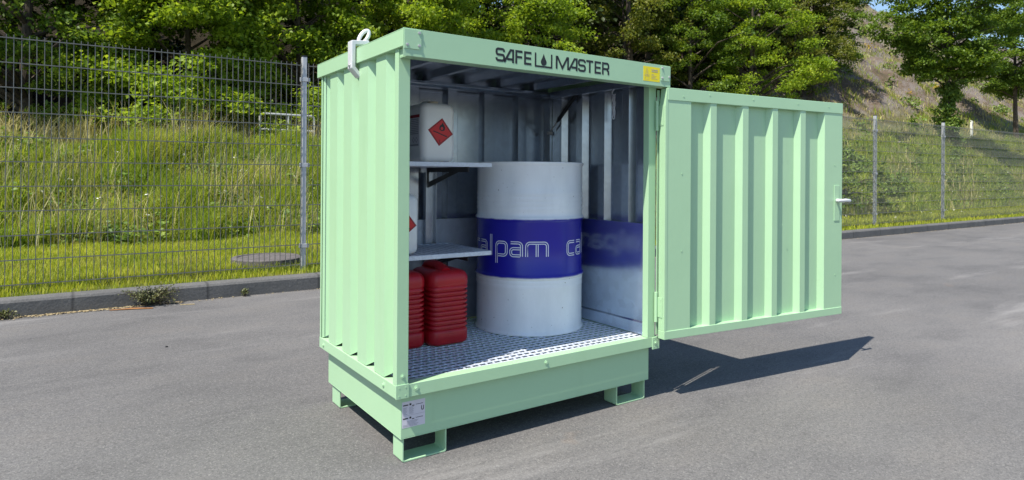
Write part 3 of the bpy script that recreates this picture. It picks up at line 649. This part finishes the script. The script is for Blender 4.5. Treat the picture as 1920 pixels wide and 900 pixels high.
def white_can(x0, x1, y0, y1, z0, label):
    h = 0.282; r_ = tag(empty('white_jerrycan', (0, 0, 0)), label, 'jerrycan'); cx, cy, w_, d_ = (x0+x1)/2, (y0+y1)/2, x1-x0, y1-y0
    rings = []
    for f, s_ in ((0.0, 0.030), (0.004, 0.014), (0.012, 0.005), (0.026, 0.0), (h-0.035, 0.0), (h-0.020, 0.004), (h-0.008, 0.014), (h-0.002, 0.026), (h, 0.040)):
        rings.append(rrect(w_-2*s_, d_-2*s_, max(0.012, 0.032-s_*0.5), z0+f, cx, cy, 8))
    m_ = MB(); m_.loft(rings); m_.build('can_body', M['hdpe'], r_, smooth=True, angle=60)
    m_ = MB(); m_.tube([(cx+0.012, cy+0.09, z0+h-0.010), (cx+0.012, cy+0.085, z0+h+0.012), (cx+0.012, cy+0.02, z0+h+0.014), (cx+0.012, cy-0.0, z0+h-0.004)], 0.012, 10); m_.build('handle', M['hdpe'], r_, smooth=True)
    m_ = MB(); lathe(m_, [(0.0255, z0+h-0.004), (0.0255, z0+h+0.008), (0.022, z0+h+0.0095)], 28, 0, cx-0.005, cy-0.055); m_.build('cap', M['cap'], r_, smooth=True)
    can_label(r_, y0, x0, x1, z0); return r_
white_can(0.328, 0.507, 0.450, 0.680, 1.1868, 'white plastic jerrycan on the upper shelf, red flame diamond in full view')
white_can(0.136, 0.315, 0.445, 0.675, 0.7558, 'white jerrycan on the lower shelf, mostly hidden behind the green left post')
def red_can(x0, x1, y0, y1, label):
    z0 = ZT-0.0025; r_ = tag(empty('red_jerrycan'), label, 'jerrycan', 'red ribbed jerrycans'); cx, cy, w_, d_ = (x0+x1)/2, (y0+y1)/2, x1-x0, y1-y0
    rings = []; lv = [(0.0, 0.026), (0.003, 0.013), (0.010, 0.004), (0.022, 0.0), (0.062, 0.0), (0.070, 0.002)]
    z = 0.076
    for k in range(9): lv += [(z, 0.011), (z+0.005, 0.011), (z+0.009, 0.001), (z+0.017, 0.0005), (z+0.020, 0.003)]; z += 0.0225
    lv += [(z, 0.004), (z+0.006, 0.0), (0.312, 0.0), (0.328, 0.003), (0.342, 0.011), (0.351, 0.025), (0.355, 0.042)]
    for f, s_ in lv: rings.append(rrect(w_-2*s_, d_-2*s_, max(0.016, 0.042-s_*0.5), z0+f, cx, cy, 8))
    m_ = MB(); m_.loft(rings); m_.build('can_body', M['redcan'], r_, smooth=True, angle=55)
    m_ = MB(); m_.tube([(cx-0.01, y0+0.05, z0+0.335), (cx-0.012, y0+0.085, z0+0.356), (cx-0.015, y0+0.115, z0+0.368), (cx-0.015, y1-0.08, z0+0.370), (cx-0.015, y1-0.045, z0+0.362), (cx-0.015, y1-0.03, z0+0.340)], [0.034, 0.028, 0.022, 0.022, 0.026, 0.030], 14); m_.build('handle', M['redcan'], r_, smooth=True)
    m_ = MB(); lathe(m_, [(0.026, z0+0.350), (0.026, z0+0.372), (0.022, z0+0.375)], 24, 0, cx+0.055, cy+0.06); m_.build('cap', M['black'], r_, smooth=True)
red_can(0.368, 0.578, 0.420, 0.680, 'red ribbed plastic jerrycan on the grating, next to the drum')
red_can(0.148, 0.358, 0.445, 0.705, 'red ribbed jerrycan half hidden behind the left post, farther from the drum')

# ------------------------------------------------------------------ fence
FYY = 4.45
posts = [-1.95, 0.97, 3.88, 6.79, 9.70, 12.62, 15.75, 22.0, 25.2, 28.4, 31.6, 34.8]
fence = tag(empty('wire_fence', (0, FYY, 0)), 'grey wire mesh fence on metal posts along the kerb', 'fence')
for i, x in enumerate(posts):
    zb = 0.12; ht = 2.33+0.006*x
    if x > 30: continue
    m_ = MB(); m_.box((x-0.024, -0.03, zb-0.2), (x+0.024, 0.03, ht)); p_ = m_.build('fence_post', M['galv_post'], fence, 0.006)
    for z in (0.37, 1.20, 2.08):
        c = MB(); c.poly([(x-0.052, -0.038, z), (x+0.052, -0.038, z), (x+0.052, -0.031, z), (x+0.030, -0.0305, z), (x+0.030, 0.034, z), (x-0.030, 0.034, z), (x-0.030, -0.0305, z), (x-0.052, -0.031, z)], (0, 0, 0.04)); c.build('clamp', M['galv_post'], p_, 0.002)
    c = MB(); c.box((x-0.026, -0.032, ht), (x+0.026, 0.032, ht+0.012)); c.build('post_cap', M['black'], p_, 0.003)
    if i+1 < len(posts):
        x1 = posts[i+1]; m_ = MB(); g0, g1 = x+0.035, x1-0.035
        zt0 = 2.235+0.006*x; zt1 = 2.235+0.006*x1
        nW = int((g1-g0)/0.0505)
        for k in range(nW+1):
            q_ = g0+(g1-g0)*k/nW; zt = zt0+(zt1-zt0)*k/nW
            jx = 0.0012*math.sin(k*3.7+i)
            m_.box((q_-0.0028+jx, -0.041, 0.165), (q_+0.0028+jx, -0.0355, zt+0.028))
        for k in range(11):
            z = 0.20+k*0.2035
            dz_ = (zt0-2.235), (zt1-2.235); f_ = k/10
            for yy in (-0.047, -0.0353):
                vs = [(g0, yy, z+dz_[0]*f_-0.0035), (g1, yy, z+dz_[1]*f_-0.0035), (g1, yy+0.0055, z+dz_[1]*f_-0.0035), (g0, yy+0.0055, z+dz_[0]*f_-0.0035)]
                m_.poly(vs, (0, 0, 0.007))
        pn = m_.build('mesh_panel', M['wire'], fence)

# ------------------------------------------------------------------ small things at the kerb and on the meadow
def at(pxx, Y):
    a = (pxx-960)/1212.24; d = rx*a+fw; t_ = (Y-CAM.y)/d.y; return CAM.x+d.x*t_
mb = MB(); lathe(mb, [(0.37, -0.03), (0.37, 0.02), (0.355, 0.03), (0.31, 0.031), (0.305, 0.022), (0.02, 0.022)], 40)
mh = tag(mb.build('manhole_cover', M['concrete_lid'], None, smooth=True), 'round grey concrete manhole lid set in the lawn behind the fence', 'manhole lid'); mh.location = (0.80, 5.23, 0.175)
mb = MB(); ry = 11.9; xa, xb = at(487, ry), at(588, ry); xm = at(540, ry); zb = G(xa, ry); zt = 2.40
mb.tube([(xa, ry, zb-0.2), (xa, ry, zt-0.06), (xa+0.02, ry, zt-0.015), (xa+0.07, ry, zt), (xb-0.07, ry, zt), (xb-0.02, ry, zt-0.015), (xb, ry, zt-0.06), (xb, ry, zb-0.2)], 0.024, 10)
rail = empty('hoop_barrier'); tag(rail, 'grey tubular steel hoop railing in tall grass beyond the fence', 'railing')
mb.build('hoop', M['galv_post'], rail, smooth=True)
mb = MB(); mb.tube([(xm, ry, zb-0.2), (xm, ry, zt)], 0.02, 10); mb.tube([(xa, ry, zt-0.33), (xb, ry, zt-0.33)], 0.02, 10); build_each(mb, 'crossbar', M['galv_post'], rail, smooth=True)
dy_ = 13.2; dxp = at(1821, dy_); dp = tag(empty('delineator_post', (dxp, dy_, G(dxp, dy_))), 'small white roadside marker post on the path below the rocky slope', 'marker post')
mb = MB(); mb.poly([(-0.06, -0.05, 0), (0.06, -0.05, 0), (0.05, 0.05, 0), (-0.05, 0.05, 0)], (0, 0, 0.86)); mb.poly([(-0.06, -0.05, 0.86), (0.06, -0.05, 0.86), (0.05, 0.05, 0.93), (-0.05, 0.05, 0.93)], (0, 0, 0.02)); mb.build('post_body', M['petal'], dp)
mb = MB(); mb.box((-0.062, -0.054, 0.62), (0.062, -0.0505, 0.78)); mb.build('reflector_band', M['greyink'], dp)

# ------------------------------------------------------------------ foliage machinery
def rot_rand(n, tilt):
    """n random frames (t: along the leaf, s: across) with normals scattered about +z"""
    az = rng.uniform(0, 2*np.pi, n); el = rng.normal(0, tilt, n)
    t = np.stack([np.cos(az)*np.cos(el), np.sin(az)*np.cos(el), np.sin(el)], 1)
    s = np.stack([-np.sin(az), np.cos(az), np.zeros(n)], 1); r_ = rng.normal(0, tilt*0.9, n)[:, None]
    nrm = np.cross(t, s); s = s*np.cos(r_)+nrm*np.sin(r_)
    return t, s
def leaves(c, size, tilt=0.5):
    """one folded rhombic leaf at each centre c; 4 verts, 2 triangles -> returned as (verts, tris)"""
    n = len(c); t, s = rot_rand(n, tilt); L = size*rng.uniform(0.65, 1.3, n)[:, None]; nr = np.cross(t, s)
    v = np.stack([c-t*L*0.5, c+s*L*0.36+nr*L*0.10, c+t*L*0.55, c-s*L*0.36+nr*L*0.10], 1).reshape(-1, 3)
    b = (np.arange(n)*4)[:, None]; f = np.concatenate([b+np.array([0, 1, 2]), b+np.array([0, 2, 3])], 0)
    return v, f
def spray_points(centres, radii, flat, per, droop=0.25):
    out = []
    for c, r_ in zip(centres, radii):
        k = int(per*(r_/0.5)**1.6); g = rng.normal(0, 1, (k, 3)); g /= np.linalg.norm(g, axis=1)[:, None]; g *= (rng.uniform(0, 1, k)**0.55)[:, None]*r_
        g[:, 2] *= flat; g[:, 2] -= droop*(g[:, 0]**2+g[:, 1]**2)/max(r_, 0.1)
        out.append(g+c)
    return np.concatenate(out, 0)
def crown_centres(h, base, rad, n, seed, shape='egg'):
    """spray centres on and inside an uneven crown envelope"""
    q = np.random.default_rng(seed); cs = []; ph = q.uniform(0, 6.28, 6)
    while len(cs) < n:
        u_ = q.uniform(0, 1); a = q.uniform(0, 2*np.pi)
        prof_ = (np.sin(np.pi*min(1, 0.12+u_*0.88))**0.65) if shape == 'egg' else (1-u_*0.75)
        lump = 1+0.22*np.sin(3*a+ph[0]+4*u_)+0.16*np.sin(5*a+ph[1]-7*u_)+0.12*np.sin(9*u_*2+ph[2]+2*a)
        rr = rad*prof_*lump*q.uniform(0.25, 1)**0.45
        cs.append((rr*np.cos(a), rr*np.sin(a), base+u_*(h-base)))
    return np.array(cs)
def make_tree(name, loc, h, base, rad, m_, label, n=170, per=190, leaf=0.10, seed=1, flat=0.42, trunk_r=0.12, cat='tree', spr=(0.34, 0.66), tilt=0.75, group=None, shoots=False, shape='egg'):
    tr = tag(empty(name, loc, 0), label, cat, group)
    cs = crown_centres(h, base, rad, n, seed, shape); q = np.random.default_rng(seed+99)
    rad_ = q.uniform(spr[0], spr[1], n)
    v, f = leaves(spray_points(cs, rad_, flat, per), leaf, tilt)
    npmesh('crown', v, f, m_, tr)
    mb = MB(); lean = q.normal(0, 0.02, 2); k = 8
    sp = [Vector((lean[0]*i*h/k+0.05*math.sin(i+seed), lean[1]*i*h/k, i*h*0.9/k-0.15)) for i in range(k+1)]
    mb.tube(sp, [trunk_r*(1.25 if i == 0 else 1-0.88*i/k) for i in range(k+1)], 9)
    for i in q.choice(n, min(n, 46), replace=False):
        e = Vector(cs[i]); zz = max(0.4, e.z-0.25*math.hypot(e.x, e.y)-0.3); t_ = min(0.98, (zz+0.15)/(h*0.9)); jf = t_*k; j = int(jf); b0 = sp[j].lerp(sp[min(k, j+1)], jf-j)
        md = (b0+e)/2+Vector((0, 0, 0.12*(e-b0).length)); r0 = trunk_r*(1-0.85*t_)*0.5+0.006
        mb.tube([b0, md, e], [r0, r0*0.6, 0.005], 5)
    mb.build('trunk', M['bark'], tr, smooth=True)
    if shoots:
        k = 46; cc = np.stack([q.normal(0, 0.21, k), q.normal(0, 0.21, k), q.uniform(0.0, 2.8, k)], 1)
        v, f = leaves(spray_points(cc, q.uniform(0.24, 0.4, k), 0.9, 260, 0), 0.12, 0.8); npmesh('base_shoots', v, f, M['leaf_weed'], tr)
    return tr
def gl(pxx, Y): x = at(pxx, Y); return (x, Y, G(x, Y)-0.05)
T = make_tree
T('broadleaf_tree', gl(55, 15.0), 8.2, 0.6, 2.5, M['leaf_dark'], 'dark bushy tree behind the fence at the left edge', seed=3, n=200, trunk_r=0.14)
T('maple_tree', gl(345, 13.9), 7.4, 0.0, 2.35, M['leaf_bright'], 'bright green bushy maple behind the fence, right of the dark gap', shape='cone', seed=5, n=330, trunk_r=0.09, leaf=0.10)
T('maple_tree', gl(560, 14.4), 7.6, 0.0, 2.3, M['leaf_bright'], 'bright green bushy maple rising behind the hoop railing and fence post', shape='cone', seed=11, n=330, trunk_r=0.09, leaf=0.10)
T('maple_tree', gl(790, 14.6), 8.2, 0.0, 2.5, M['leaf_bright'], 'bright green maple rising behind the front left corner of the container roof', shape='cone', seed=17, n=330, trunk_r=0.09, leaf=0.10)
T('maple_tree', gl(985, 15.4), 8.8, 0.1, 2.8, M['leaf_bright'], 'bright green maple showing above the black lettering on the roof', shape='cone', seed=23, n=240, trunk_r=0.1)
T('broadleaf_tree', gl(1170, 18.0), 9.5, 0.8, 2.6, M['leaf_brown'], 'dark olive tree above the yellow sticker end of the roof', seed=29, n=220, trunk_r=0.13)
T('broadleaf_tree', gl(1290, 16.6), 9.0, 0.4, 2.4, M['leaf_dark'], 'dark green tree behind the hinge side of the open door', seed=31, n=220, trunk_r=0.13)
T('maple_tree', gl(1400, 15.0), 9.0, 0.3, 2.5, M['leaf_bright'], 'tree with bright drooping leaf sprays above the middle of the open door', seed=37, n=200, trunk_r=0.12)
T('broadleaf_tree', gl(1490, 17.5), 8.0, 0.3, 2.4, M['leaf_brown'], 'olive brown bushy tree above the outer half of the open door', seed=41, n=210, trunk_r=0.11)
T('slope_shrub', gl(1535, 18.0), 7.0, 0.0, 2.4, M['leaf_dark'], 'tall bushy shrub on the rocky slope left of the trunked tree', seed=43, n=210, cat='shrub', trunk_r=0.08)
T('slope_tree', gl(1779, 10.4), 9.4, 3.2, 2.3, M['leaf_dark'], 'slender tree on the bank with leafy shoots round its trunk base', seed=47, n=230, spr=(0.4, 0.75), leaf=0.12, trunk_r=0.14, shoots=True)
T('slope_tree', gl(1905, 12.6), 10.0, 3.3, 2.6, M['leaf_dark'], 'dark trunked tree before the rocky slope at the right edge', seed=53, n=230, spr=(0.4, 0.8), leaf=0.13, trunk_r=0.15)
T('bank_shrub', (15.4, 6.9, G(15.4, 6.9)-0.05), 1.55, 0.05, 1.5, M['leaf_weed'], 'low leafy shrub on the bank behind the right hand fence', seed=61, n=90, per=150, leaf=0.09, cat='shrub', trunk_r=0.03, spr=(0.25, 0.42), tilt=0.7)

# dense wood behind the front trees: one mass
cs = []
for i in range(620):
    x = rng.uniform(-16, 36); y = rng.uniform(16.5, 27); z = G(x, min(y, 27))*0+2.0+rng.uniform(5.2, 9.5); cs.append((x, y, z))  # leaf canopy above the view, added to shade the gaps below
for i in range(640):
    x = rng.uniform(-16, 33); y = rng.uniform(18.5, 24); cs.append((x, y, G(x, y)+rng.uniform(0, 7.5)))
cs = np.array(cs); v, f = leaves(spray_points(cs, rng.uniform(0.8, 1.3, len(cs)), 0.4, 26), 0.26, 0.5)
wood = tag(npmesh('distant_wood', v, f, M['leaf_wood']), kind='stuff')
mb = MB()
for i in range(46):
    x = rng.uniform(-14, 34); y = rng.uniform(16.8, 24); z = G(x, y); mb.tube([(x, y, z-0.2), (x+rng.normal(0, .15), y, z+4), (x+rng.normal(0, .3), y, z+9)], [0.17, 0.13, 0.06], 7)
for v_ in (0,):
    o = mb.build('distant_wood_trunks', M['bark'], wood, smooth=True); o['kind'] = 'stuff'

# grass: three-level blades in numpy
def blades(n, xr, yr, hgt, wid, m_, name, dens=None, lean=0.35, zoff=0.0, pts=None):
    if pts is None:
        x = rng.uniform(*xr, n); y = rng.uniform(*yr, n)
        if dens is not None:
            k = rng.uniform(0, 1, n) < dens(x, y); x, y = x[k], y[k]
    else: x, y = pts
    n = len(x); z = np.array([G(a, b) for a, b in zip(x, y)])+zoff
    az = rng.uniform(0, 2*np.pi, n); h = hgt(x, y)*rng.uniform(0.55, 1.25, n); wd = wid*rng.uniform(0.7, 1.3, n)
    la = rng.uniform(0.05, lean, n)*h; fa = az+rng.normal(0, 0.5, n)
    s = np.stack([-np.sin(az), np.cos(az), 0*az], 1)*wd[:, None]/2; d = np.stack([np.cos(fa), np.sin(fa), 0*fa], 1)
    p0 = np.stack([x, y, z-0.01], 1); p1 = p0+d*(la*0.35)[:, None]+np.array([0, 0, 1])*(h*0.55)[:, None]; p2 = p0+d*(la*1.3)[:, None]+np.array([0, 0, 1])*(h*0.97)[:, None]
    V = np.stack([p0-s, p0+s, p1-s*0.8, p1+s*0.8, p2-s*0.12, p2+s*0.12], 1).reshape(-1, 3)
    b = (np.arange(n)*6)[:, None]; F = np.concatenate([b+np.array([0, 1, 3, 2]), b+np.array([2, 3, 5, 4])], 0)
    return tag(npmesh(name, V, F, m_), kind='stuff')
patch = lambda x, y: 0.5+0.25*np.sin(1.9*x+0.7*y)+0.25*np.sin(3.1*y-1.3*x+1)
foot_ = lambda x: 7.9-1.7*np.clip((x-2)/12, 0, 1)
nl = lambda x, y: 0.07+0*x
blades(78000, (-3.2, 4.4), (KY+0.15, 8.2), nl, 0.0065, M['lawn'], 'lawn_grass', lambda x, y: (y < foot_(x)+0.15)*((x-0.80)**2+(y-5.23)**2 > 0.40**2)*((np.abs(x-0.80) > 0.33) | (y > 5.23) | (y < 4.55) | (rng.uniform(0, 1, len(x)) < 0.35))*1.0)
blades(60000, (4.4, 30), (KY+0.15, 8.0), lambda x, y: 0.09+0*x, 0.014, M['lawn'], 'lawn_grass', lambda x, y: (y < foot_(x)+0.15)*1.0)
hg = lambda x, y: 0.13+0.36*np.clip(patch(x, y)*patch(2.3*x+1, 1.7*y)*1.6, 0, 1)
blades(120000, (-4.5, 5.5), (7.0, 11.3), hg, 0.011, M['grass'], 'meadow_grass', lambda x, y: (y > foot_(x)-0.05)*(0.35+0.65*patch(x, y)), 0.6)
blades(80000, (5.5, 42), (5.8, 11.3), lambda x, y: 0.8*hg(x, y), 0.022, M['grass'], 'meadow_grass', lambda x, y: (y > foot_(x)-0.05)*(0.35+0.65*patch(x, y)), 0.6)
blades(26000, (-5, 8), (12.6, 14.5), lambda x, y: 0.22+0.22*patch(x*1.7, y), 0.012, M['grass'], 'meadow_grass', None, 0.5)
blades(11000, (-4.5, 6), (7.6, 11.3), lambda x, y: 0.45+0.4*patch(x, y), 0.008, M['straw'], 'dry_grass', lambda x, y: patch(x*1.3+2, y*1.1)**2, 0.6)
blades(9000, (-3, 7), (12.3, 13.3), lambda x, y: 0.60+0.30*patch(x*2, y), 0.013, M['straw'], 'dry_grass', lambda x, y: patch(x*2.1, y*2)**1.5, 0.6)
blades(9000, (6, 42), (6.0, 11.3), lambda x, y: 0.5+0*x, 0.018, M['straw'], 'dry_grass', lambda x, y: patch(x*.8+2, y)**2, 0.6)
blades(110000, (20, 75), (12.6, 40), lambda x, y: 0.16+0.22*patch(x, y), 0.03, M['grass'], 'slope_grass', lambda x, y: np.clip(1.6*patch(x*.9, y*1.7)-0.55, 0, 1)*np.clip(1.2-(y-12.6)/25, 0.35, 1), 0.7)
blades(70000, (20, 75), (12.6, 40), lambda x, y: 0.18+0.2*patch(x, y), 0.03, M['straw'], 'slope_dry_grass', lambda x, y: np.clip(1.4*patch(x*1.2+1, y)-0.3, 0, 1), 0.8)
# broadleaf weeds through the bank grass, scrub on the slope
def clumps(n, xr, yr, r_, m_, name, leaf, dens=None, per=60, flat=0.7):
    x = rng.uniform(*xr, n); y = rng.uniform(*yr, n)
    if dens is not None: k = rng.uniform(0, 1, n) < dens(x, y); x, y = x[k], y[k]
    c = np.array([(a, b, G(a, b)+r_[0]*0.7) for a, b in zip(x, y)])
    v, f = leaves(spray_points(c, rng.uniform(r_[0], r_[1], len(c)), flat, per, 0.1), leaf, 0.6); return tag(npmesh(name, v, f, m_), kind='stuff')
clumps(330, (-4, 5), (7.7, 11), (0.16, 0.36), M['leaf_weed'], 'meadow_weeds', 0.065, lambda x, y: patch(x*1.4, y*1.6+1)**1.5, 260)
clumps(200, (6, 40), (6.2, 10.6), (0.2, 0.5), M['leaf_weed'], 'meadow_weeds', 0.09, lambda x, y: patch(x, y+1), 170)
clumps(520, (24, 72), (13, 36), (0.25, 0.7), M['leaf_weed'], 'slope_scrub', 0.16, lambda x, y: np.clip(patch(x*.8, y*.9)*1.2-0.2, 0, 1), 60)
clumps(60, (24, 70), (34, 41), (1.0, 2.0), M['leaf_bright'], 'slope_scrub', 0.3, None, 22)
clumps(16, (28, 60), (14, 24), (0.25, 0.5), M['broom'], 'broom_bushes', 0.12, None, 50)
def flowers(n, xr, yr, hh):
    x = rng.uniform(*xr, n); y = rng.uniform(*yr, n); c = []
    for a, b in zip(x, y):
        z = G(a, b)+hh*rng.uniform(0.7, 1.2)
        for k in range(7): c.append((a+rng.normal(0, .022), b+rng.normal(0, .022), z+rng.normal(0, .008)))
    v, f = leaves(np.array(c), 0.03, 0.25); tag(npmesh('white_flowers', v, f, M['petal']), kind='stuff')
flowers(26, (-2, 3), (7.8, 10.8), 0.42); flowers(60, (13, 32), (6.2, 9.5), 0.4); flowers(14, (13, 20), (4.6, 6), 0.12)

# weeds, litter and twig at the kerb foot
def kerb_weed(x, y, n, spread, h, label):
    r_ = tag(empty('kerb_weed', (x, y, 0)), label, 'weed', None); c = []; mb = MB()
    for i in range(n):
        a = rng.uniform(0, 2*np.pi); rr = spread*rng.uniform(0.2, 1); e = Vector((rr*math.cos(a), -abs(rr*math.sin(a))*0.55-0.02, h*rng.uniform(0.35, 1)*(1-0.35*rr/spread)))
        b0 = Vector((rng.normal(0, spread*0.18), -0.015-abs(rng.normal(0, .01)), 0)); md = (b0+e)/2+Vector((0, 0, 0.03))
        mb.tube([b0, md, e], [0.002, 0.0016, 0.001], 4)
        for t_ in np.linspace(0.25, 1, 9):
            q_ = b0.lerp(md, t_*2) if t_ < 0.5 else md.lerp(e, t_*2-1); c.append(q_+Vector(rng.normal(0, 0.010, 3)))
    mb.build('stems', M['bark'], r_)
    v, f = leaves(np.array([tuple(p) for p in c]), 0.017, 0.8); v[:, 2] = np.maximum(v[:, 2], 0.002); npmesh('leaves', v, f, M['leaf_kerb'], r_); return r_
def ong(pxx, pyy):
    a = (pxx-960)/1212.24; b = (pyy-329.57)/1212.24; d = rx*(a*math.cos(ROLL)+b*math.sin(ROLL))+fw+up*(a*math.sin(ROLL)-b*math.cos(ROLL)); t_ = -CAM.z/d.z; return CAM.x+d.x*t_, CAM.y+d.y*t_
kx = ong(283, 570)[0]; kerb_weed(kx, KY-0.005, 110, 0.27, 0.22, 'low bushy weed growing out of the kerb foot, left of the container')
kx = ong(458, 555)[0]; kerb_weed(kx, KY-0.004, 14, 0.04, 0.07, 'tiny weed tuft at the kerb foot between big weed and container')
kx = ong(8, 598)[0]; kerb_weed(kx, KY-0.004, 26, 0.10, 0.08, 'small flat weed at the kerb foot at the left edge')
n = 2600; x = np.where(rng.uniform(0, 1, n) < 0.62, rng.uniform(-2.2, -0.2, n), rng.uniform(-2.5, 28, n)); y = KY-np.abs(rng.normal(0, 0.03, n))-0.006
c = np.stack([x, y, np.full(n, 0.006)], 1); v, f = leaves(c, 0.016, 0.25); v[:, 2] = np.maximum(v[:, 2], 0.0015); tag(npmesh('kerb_litter', v, f, M['dry']), kind='stuff')
n = 9000; x = rng.uniform(-3, 30, n); y = KY-np.abs(rng.normal(0, 0.05, n)); c = np.stack([x, y, np.full(n, 0.003)], 1); v, f = leaves(c, 0.007, 0.2); v[:, 2] = np.maximum(v[:, 2], 0.001); tag(npmesh('kerb_grit', v, f, M['path']), kind='stuff')
x0, y0 = ong(205, 583); x1, y1 = ong(287, 579)
mb = MB(); mb.tube([(x0, y0, 0.006), ((x0+x1)/2, (y0+y1)/2+0.006, 0.009), (x1, y1, 0.006)], [0.004, 0.008, 0.005], 6); tag(mb.build('twig', M['twig']), 'rusty brown twig lying on the asphalt below the kerb weed', 'twig')
x0, y0 = ong(338, 572); x1, y1 = ong(365, 571); mb = MB(); mb.poly([(x0, y0-0.008, 0.001), (x1, y1-0.006, 0.001), (x1, y1+0.010, 0.001), (x0, y0+0.006, 0.001)], (0, 0, 0.006)); tag(mb.build('wood_chip', M['dry'], None, 0.001), 'pale wood chip on the asphalt right of the kerb weed', 'wood chip')
x0, y0 = ong(312, 651); mb = MB(); mb.loft([rrect(0.018*s_, 0.014*s_, 0.006*s_, z_) for z_, s_ in ((0, 0.8), (0.004, 1), (0.008, 0.7))]); o = tag(mb.build('pebble', M['black'], None, smooth=True), 'dark pebble lying alone on the asphalt at left', 'pebble'); o.location = (x0, y0, 0)
